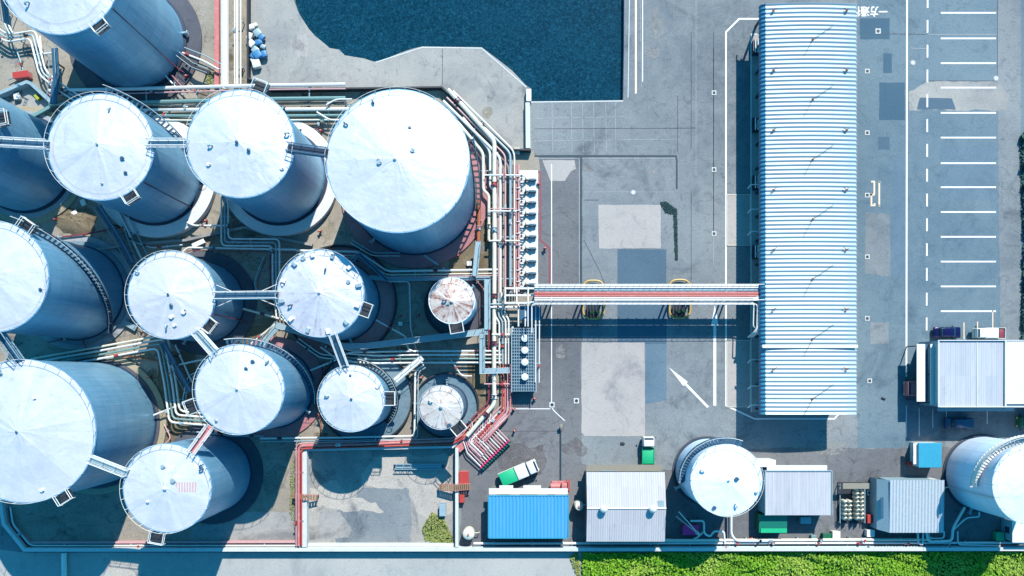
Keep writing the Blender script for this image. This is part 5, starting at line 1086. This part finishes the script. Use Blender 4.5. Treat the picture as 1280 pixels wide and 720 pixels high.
box_item('equipment_box', 'white box on post inside the small pit', 'box', 24, 122, .9, .9, .6, 'white', A_(10))
box_item('equipment_box', 'yellow box on the corner of small pit', 'box', 49, 123, .5, .9, .6, 'lime', A_(40))
box_item('equipment_box', 'cream box on concrete in gap beside the largest tank', 'box', 404, 152, .8, .8, .9, 'cream')
box_item('equipment_box', 'white box among weeds near the orange pipe', 'box', 587, 330, .8, .7, .5, 'white')
box_item('step_stool', 'pale metal step beside the white raised ring under small ladder', 'steps', 250, 305, 2.0, .7, .6, 'white', A_(25))
box_item('equipment_box', 'pale steel plate box at lower left stair tank foot', 'box', 165, 407, 2.1, .8, .6, 'lblue', A_(-30))
box_item('equipment_box', 'white crate at the lower end of the water corner hydrant', 'box', 646, 190, .9, .9, .6, 'cream')
# hydrants / red valves
def hydrant(px, py, label, rz=0):
    T = thing('hydrant', label, 'hydrant', W(px, py, 0), rz, 'red hydrants'); MB().cyl(0, 0, 0, .75, .17, n=12).lathe([(.2, .75), (.17, .9), (.02, .98)], n=12).build('body', M['red'], T, True)
    MB().tube([(-.36, 0, .6), (.36, 0, .6)], .1, 8).build('outlet', M['crimson'], T, True); MB().cyl(0, 0, .95, 1.05, .07, n=6).build('cap', M['cream'], T)
for (px, py, lb, rz) in ((235, 97, 'red hydrant below the pipe to the top left tank', .5), (303, 89, 'red hydrant between white ducts and boundary wall', .3), (575, 131, 'red hydrant on the boundary wall above the diagonal lane', .8), (259, 277, 'red hydrant beside the raised pale ring of upper left tank', .6), (401, 290, 'red hydrant on concrete left of largest tank', .2), (310, 280, 'red hydrant under the ring of upper middle tank', .3), (501, 395, 'left red hydrant in gap before rust stained tank', 0), (523, 394, 'right red hydrant in gap before rust stained tank', 0), (189, 471, 'red hydrant on brown dirt right of lower left tank', .4), (416, 459, 'red hydrant above small tank with curved stair', .1), (527, 472, 'red hydrant left of the beige roofed tank', .5), (71, 275, 'red hydrant left of the dirt mound', 0), (673, 231, 'red hydrant on right edge of the pump plinth', .1), (681, 311, 'red hydrant with black foot on the red kerb', 0), (668, 498, 'red hydrant under the fan unit', .2), (642, 511, 'red hydrant near loading manifold top', .4), (383, 598, 'red hydrant inside left wall of the basin', 0), (938, 672, 'red hydrant beside descending white pipe', .1), (643, 538, 'red standpipe at the right end of manifold', .9), (402, 165, 'red hydrant in gap between raised ring and the largest tank', .4), (573, 320, 'red hydrant on weeds right of dark red pad', .5)):
    hydrant(px, py, lb, rz)
# round vessels
for (px, py, r, hh, mn, lb) in ((724, 633, .75, 2.4, 'cream', 'round cream vessel between blue shed and gable shed'), (585.5, 668, .95, 2.2, 'cream', 'round cream vessel beside bottom wall left of blue shed'), (719, 589, .3, .9, 'cream', 'small cream post top above the gable shed')):
    if r < .5: continue
    c_ = W(px, py, hh); T = thing('vessel', lb, 'vessel', (c_.x, c_.y, 0)); MB().lathe([(r, .3), (r, hh-.3), (r*.8, hh-.08), (r*.3, hh), (.01, hh+.02)], n=24).build('body', M[mn], T, True)
    for i in range(3): a = i*2.1; MB().box(r*.8*math.cos(a), r*.8*math.sin(a), .25, .15, .15, .5).build('leg', M['dark'], T)
    MB().cyl(0, 0, hh, hh+.25, .16, n=10).build('nozzle', M['rose'], T, True); MB().tube([(r, 0, 1), (r+.7, 0, 1), (r+.7, 0, .1)], .07, 6).build('pipe', M['cream'], T, True)
# pink machine above blue shed
T = thing('pump_skid', 'pink horizontal pump skid above right corner of blue shed', 'pump', W(701, 607, 0)); MB().box(0, 0, .15, 3.0, 1.6, .2).build('skid', M['rose'], T); MB().tube([(-1.7, 0, .8), (-.2, 0, .8)], .5, 14).build('drum', M['rose'], T, True); MB().rbox(.5, .1, .75, .9, .9, 1.0, .1).build('motor', M['rose'], T, True)
for x_ in (.9, 1.3): MB().tube([(x_, -.9, .8), (x_, 1.1, .8)], .08, 6).build('pipe', M['red'], T, True)
MB().tube([(-.9, -.9, .9), (-.9, .9, .9)], .09, 8).build('flange', M['pink'], T, True)
T = thing('bollard', 'tan headed post at upper end of the dark trench', 'post', W(701, 532, 0)); MB().cyl(0, 0, 0, .9, .12, n=10).build('post', M['tan'], T); MB().rbox(0, 0, .95, .5, .6, .25, .05).build('head', M['tan'], T)
# basin steps (wooden bridge over the wall) and steel trough
def steps(label, a, b, z, wd, mn, n_):
    p, q = W(*a, z), W(*b, z); c_ = (p+q)/2; T = thing('step_bridge', label, 'steps', (c_.x, c_.y, 0), math.atan2(q.y-p.y, q.x-p.x)); ln = (q-p).length
    for i in range(n_):
        t = (i+.5)/n_-.5; zz = z-abs(t)*1.3; MB().box(t*ln, 0, zz, ln/n_*.75, wd, .08).build('tread', M[mn], T)
    for s_ in (-1, 1): MB().bar((-ln/2, s_*wd/2, z-.75), (0, s_*wd/2, z-.05), .08, .18).bar((0, s_*wd/2, z-.05), (ln/2, s_*wd/2, z-.75), .08, .18).build('stringer', M['rose'], T)
    for x_ in (-ln/2+.2, ln/2-.2):
        MB().box(x_, 0, (z-.8)/2, .12, wd*.8, max(.1, z-.8)).build('leg', M['dark'], T)
steps('wooden steps crossing the right wall of the basin', (548, 610), (588, 609), 1.9, 1.0, 'wood', 16)
steps('small dark steps crossing the left wall of the basin', (364, 620), (396, 623), 1.9, .8, 'wood', 10)
T = thing('cable_tray', 'blue grey lattice gantry section lying at top of basin', 'gantry section', W(524, 582.5, 0), 0)
for y_ in (-.4, .4):
    for z_ in (.35, .95): MB().bar((-3.9, y_, z_), (3.9, y_, z_), .12, .12).build('chord', M['lblue'], T)
mb = MB()
for i in range(14): x_ = -3.8+i*.585; mb.bar((x_, -.4, .35 if i % 2 else .95), (x_+.3, .4, .35 if i % 2 else .95), .08, .08).bar((x_, -.4, .35), (x_+.5, -.4, .95), .06, .06).bar((x_, .4, .35), (x_+.5, .4, .95), .06, .06)
mb.build('lattice', M['lblue'], T); MB().box(0, 0, .15, 8.2, .6, .2).build('sleeper', M['navy'], T); MB().box(-.0, 0, .62, 7.4, .5, .05).build('panel', M['lblue'], T)
# blue-white heap by boundary wall
T = thing('material_heap', 'heap of white and blue wrapped bales beside boundary wall', 'bales', W(322, 62, 0)); rnd = random.Random(4)
for i, (px, py, s, mn) in enumerate(((315, 36, 1.1, 'white'), (320, 33, .8, 'cream'), (314, 48, 1.2, 'white'), (316, 57, 1.1, 'white'), (324, 44, 1.2, 'lblue'), (329, 49, 1.0, 'blue'), (325, 55, 1.2, 'blue'), (330, 60, .9, 'lblue'), (321, 65, 1.1, 'lblue'), (324, 71, 1.3, 'blue'), (332, 70, 1.1, 'blue'), (318, 72, .9, 'blue'), (322, 82, 1.3, 'white'), (318, 77, .9, 'white'))):
    c_ = W(px, py)-W(322, 62); MB().rbox(c_.x, c_.y, s*.4+.05*i % .3, s, s*rnd.uniform(.7, 1.1), s*.7, .2, rnd.uniform(0, 3)).build('bale', M[mn], T, True)
# derrick by magenta box
T = thing('davit', 'cream tapered davit arms leaning over the magenta box', 'davit', W(869, 664, 0)); MB().cyl(0, 0, 0, 2.2, .35, .25, 12).build('base', M['cream'], T, True)
for k, (dx, dy) in enumerate(((-3.6, 3.9), (-4.0, 3.2))): MB().tube([(0, 0, 2.1), (dx*.5, dy*.5, 3.4), (dx, dy, 4.2)], .1, 8).build('arm', M['pink' if k else 'cream'], T, True)
# drain grates
def grate(px, py, lb, grp):
    T = thing('drain_grate', lb, 'drain', W(px, py, .02), 0, grp); MB().box(0, 0, .02, .75, .75, .03).build('frame', M['curb'], T); MB().box(0, 0, .045, .42, .42, .03).build('grate', M['black'], T)
for py in (116, 212, 292): grate(892.5, py, 'black drain grate in the asphalt left of the canopy line', 'drain grates left of canopy')
for py in (89, 166, 244, 321, 398, 476): grate(1084 if py < 470 else 1087, py, 'black drain grate in the asphalt strip right of the canopy', 'drain grates right of canopy')
for px, py, lb in ((720.5, 501, 'pale square manhole left of the lower pale slab'), (1097.5, 39, 'white framed manhole in the dark patch near lettering'), (1087, 616, 'manhole right of the gas cylinder rack'), (690, 506, 'pinkish manhole at the end of white yard line')):
    T = thing('manhole', lb, 'manhole', W(px, py, .02)); MB().box(0, 0, .025, .85, .85, .04).build('frame', M['curb'], T); MB().cyl(0, 0, .04, .06, .27, n=16).build('cover', M['dark'], T)
for px, py, lb in ((1141, 78.5, 'round pale manhole cover beside the parking lane line'), (791.5, 240.5, 'round white cover above the upper pale slab'), (1245, 98, 'round pale cover at corner of the parking rows')):
    T = thing('manhole', lb, 'manhole', W(px, py, .02)); MB().cyl(0, 0, .0, .05, .32, n=20).build('cover', M['curb'], T); MB().cyl(0, 0, -.012, .02, .48, n=20).build('frame', M['pad_grey'], T)
T = thing('rubble', 'dark scrap lying above the gable shed', 'scrap', W(777.5, 554, 0)); MB().rbox(0, 0, .12, .5, .4, .22, .05).rbox(.25, -.1, .1, .4, .3, .2, .05, .6).build('lump', M['black'], T)
T = thing('bumper_block', 'dark oil drum fragment lying right of canopy lower end', 'scrap', W(1104, 498, 0), A_(-25)); MB().rbox(0, 0, .1, .7, .28, .2, .05).build('body', M['dark'], T, True)
